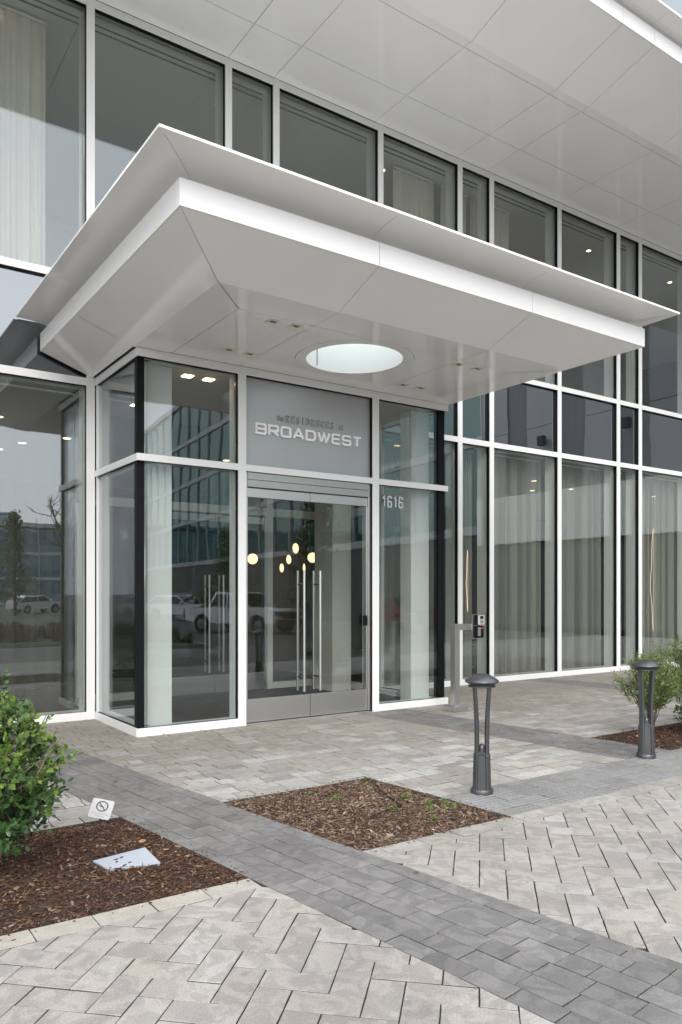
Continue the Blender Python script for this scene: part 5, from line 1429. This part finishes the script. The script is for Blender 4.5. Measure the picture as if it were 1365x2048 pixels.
def leafy_tree(label, x, y, H, rad, seed, mat, z0=SZ):
    t = thing('evergreen_tree', label, 'tree', (x, y, z0)); rnd = random.Random(seed)
    tr = MB(); tr.tube([(x, y, z0), (x + .05, y, z0 + H * .5), (x, y + .05, z0 + H * .85)], [H * .018, H * .012, H * .004], 8)
    cr = MB()
    for k in range(90):
        zz = rnd.random() ** .8; rr = rad * (1.05 - zz) ** .8 * rnd.uniform(.3, 1); a = rnd.uniform(0, 6.28)
        c = Vector((x + math.cos(a) * rr, y + math.sin(a) * rr, z0 + H * (.15 + .85 * zz)))
        tr.tube([(x, y, c.z - .2), c], [.02, .008], 4, False)
        for j in range(26):
            p = c + Vector((rnd.gauss(0, 1), rnd.gauss(0, 1), rnd.gauss(0, .8))) * rad * .13
            leaf_geo(cr, p, Vector((rnd.uniform(-1, 1), rnd.uniform(-1, 1), rnd.uniform(-.3, 1))), rad * .16, rad * .08, rnd)
    tr.build('trunk', 'bark', t); cr.build('crown', mat, t)
leafy_tree('dark evergreen tree reflected at the far left', 12.6, -42, 7.5, 1.7, 3, 'leaf')
leafy_tree('evergreen tree reflected in the first wide curtained bay', 20.5, -16.0, 6.5, 1.6, 6, 'leaf')
leafy_tree('evergreen tree at the street corner reflected beside the pickup', 22.8, -30.0, 6.0, 1.6, 8, 'leafo')

# teal office block running away on the far side
M['teal'] = glass('teal_glass', (1, 1, 1), 0.16, 0.004, base=(0.012, 0.06, 0.058), gtint=(.75, .95, .95))
M['fin'] = principled('pale_fin', (0.42, 0.45, 0.45), 0.4)
M['podium'] = principled('grey_podium', (0.085, 0.085, 0.083), 0.7, noise=.2, nscale=.6)
M['greyp'] = principled('grey_wall_panel', (0.30, 0.305, 0.315), 0.45, noise=.06, nscale=.8)
M['greyd'] = principled('ribbed_dark_panel', (0.12, 0.12, 0.125), 0.5, noise=.15, nscale=5, stretch=(1, 1, .05))
M['blueg'] = glass('blue_glass', (1, 1, 1), 0.2, 0.003, base=(0.07, 0.15, 0.22), gtint=(.8, .9, 1))
def block(name, label, origin, ang, length, depth, z0, floors, fh, nb, gm, podz, pm, finm='fin', cat='building'):
    """facade along local +x from origin, facing local -y... turned by ang"""
    t = thing(name, label, cat, (origin[0], origin[1], SZ)); m4 = Matrix.Translation((origin[0], origin[1], 0)) @ Matrix.Rotation(ang, 4, 'Z')
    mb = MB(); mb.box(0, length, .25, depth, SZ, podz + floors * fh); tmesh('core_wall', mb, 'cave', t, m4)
    if podz > .5:
        nb2 = max(2, nb // 2); w = length / nb2
        for i in range(nb2):
            mb = MB(); mb.box(i * w + .05, (i + 1) * w - .05, 0.02, .24, SZ, podz - .3); p = tmesh('podium_panel', mb, pm, t, m4)
    w = length / nb
    pane0 = None; fin0 = None
    for f in range(floors):
        za = podz + f * fh
        mb = MB(); mb.box(0, length, -.04, .24, za - .28, za + .1); tmesh('floor_band', mb, finm, t, m4)
        for i in range(nb):
            M4 = m4 @ Matrix.Translation(((i + .5) * w, .1, za + .1 + (fh - .38) / 2))
            if pane0 is None:
                mb = MB(); mb.box(-w / 2 + .03, w / 2 - .03, -.02, .02, -(fh - .38) / 2, (fh - .38) / 2)
                pane0 = mb.build('window_pane', gm, t)
                o = pane0
            else:
                o = bpy.data.objects.new('window_pane', pane0.data); COL.objects.link(o); o.parent = t
            o.location = M4.translation - Vector((origin[0], origin[1], SZ)); o.rotation_euler = (0, 0, ang)
    H = floors * fh
    for i in range(nb + 1):
        M4 = m4 @ Matrix.Translation((i * w, .03, podz + H / 2))
        if fin0 is None:
            mb = MB(); mb.box(-.05, .05, -.09, .09, -H / 2, H / 2); fin0 = mb.build('mullion', finm, t); o = fin0
        else:
            o = bpy.data.objects.new('mullion', fin0.data); COL.objects.link(o); o.parent = t
        o.location = M4.translation - Vector((origin[0], origin[1], SZ)); o.rotation_euler = (0, 0, ang)
    mb = MB(); mb.box(-.1, length + .1, -.1, depth, podz + H, podz + H + .5); tmesh('roof_edge', mb, finm, t, m4)
    return t
# facade line from (24,-5) heading (.12,-.99); local +x = that heading, local -y faces -x world
block('office_block', 'teal glass office block reflected in the vestibule glass and doors', (24.2, -5.5), math.atan2(-.99, .12), 66, 14, 0, 4, 3.9, 22, 'teal', 4.4, 'podium')
# mirrored ordering: local y must point away from the street (+x world)
block('office_block', 'blue glass block reflected at the far left, low in the pane', (36, -85), R(192), 62, 12, 0, 3, 3.4, 22, 'blueg', .2, 'podium')
block('office_tower', 'pale blue tower on the skyline reflected at the far left', (58, -255), R(188), 30, 20, 0, 8, 3.5, 12, 'blueg', .2, 'podium')
block('office_tower', 'second lower tower on the skyline reflected at the far left', (95, -250), R(188), 34, 20, 0, 6, 3.4, 12, 'blueg', .2, 'podium')
# grey panelled wing
gw = thing('panelled_wing', 'grey panelled building wing with dark ribbed strips reflected in the right glass', 'building', (24, 0, SZ))
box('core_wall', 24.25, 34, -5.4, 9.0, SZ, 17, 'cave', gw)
yy = -5.4; k = 0
wid = [1.5, 1.1, 1.6, 1.2, 1.5, 1.3, 1.7, 1.2, 1.4, 1.6]
for w in wid:
    y1 = min(9.0, yy + w)
    if k % 2 == 0:
        for z0, z1 in ((5.6, 8.2), (8.22, 11.6), (11.62, 17)): box('wall_panel', 24.1, 24.24, yy + .02, y1 - .02, z0, z1, 'greyp', gw)
    else:
        for z0, z1 in ((5.6, 10.8), (10.83, 17)): box('ribbed_panel', 24.16, 24.24, yy + .02, y1 - .02, z0, z1, 'greyd', gw)
    yy = y1; k += 1
box('white_band', 23.9, 24.24, -5.4, 9.0, 3.6, 5.55, 'white', gw)
box('shopfront_glass', 24.1, 24.2, -5.4, 9.0, 0.2, 3.55, 'podium', gw)
for (y, z) in ((-1.8, 7.6), (2.0, 7.6), (6.5, 7.6)):
    f_ = box('floodlight', 23.72, 23.98, y - .14, y + .14, z - .22, z + .16, 'black', gw, .02); box('bracket', 23.98, 24.1, y - .04, y + .04, z - .06, z + .02, 'black', f_)
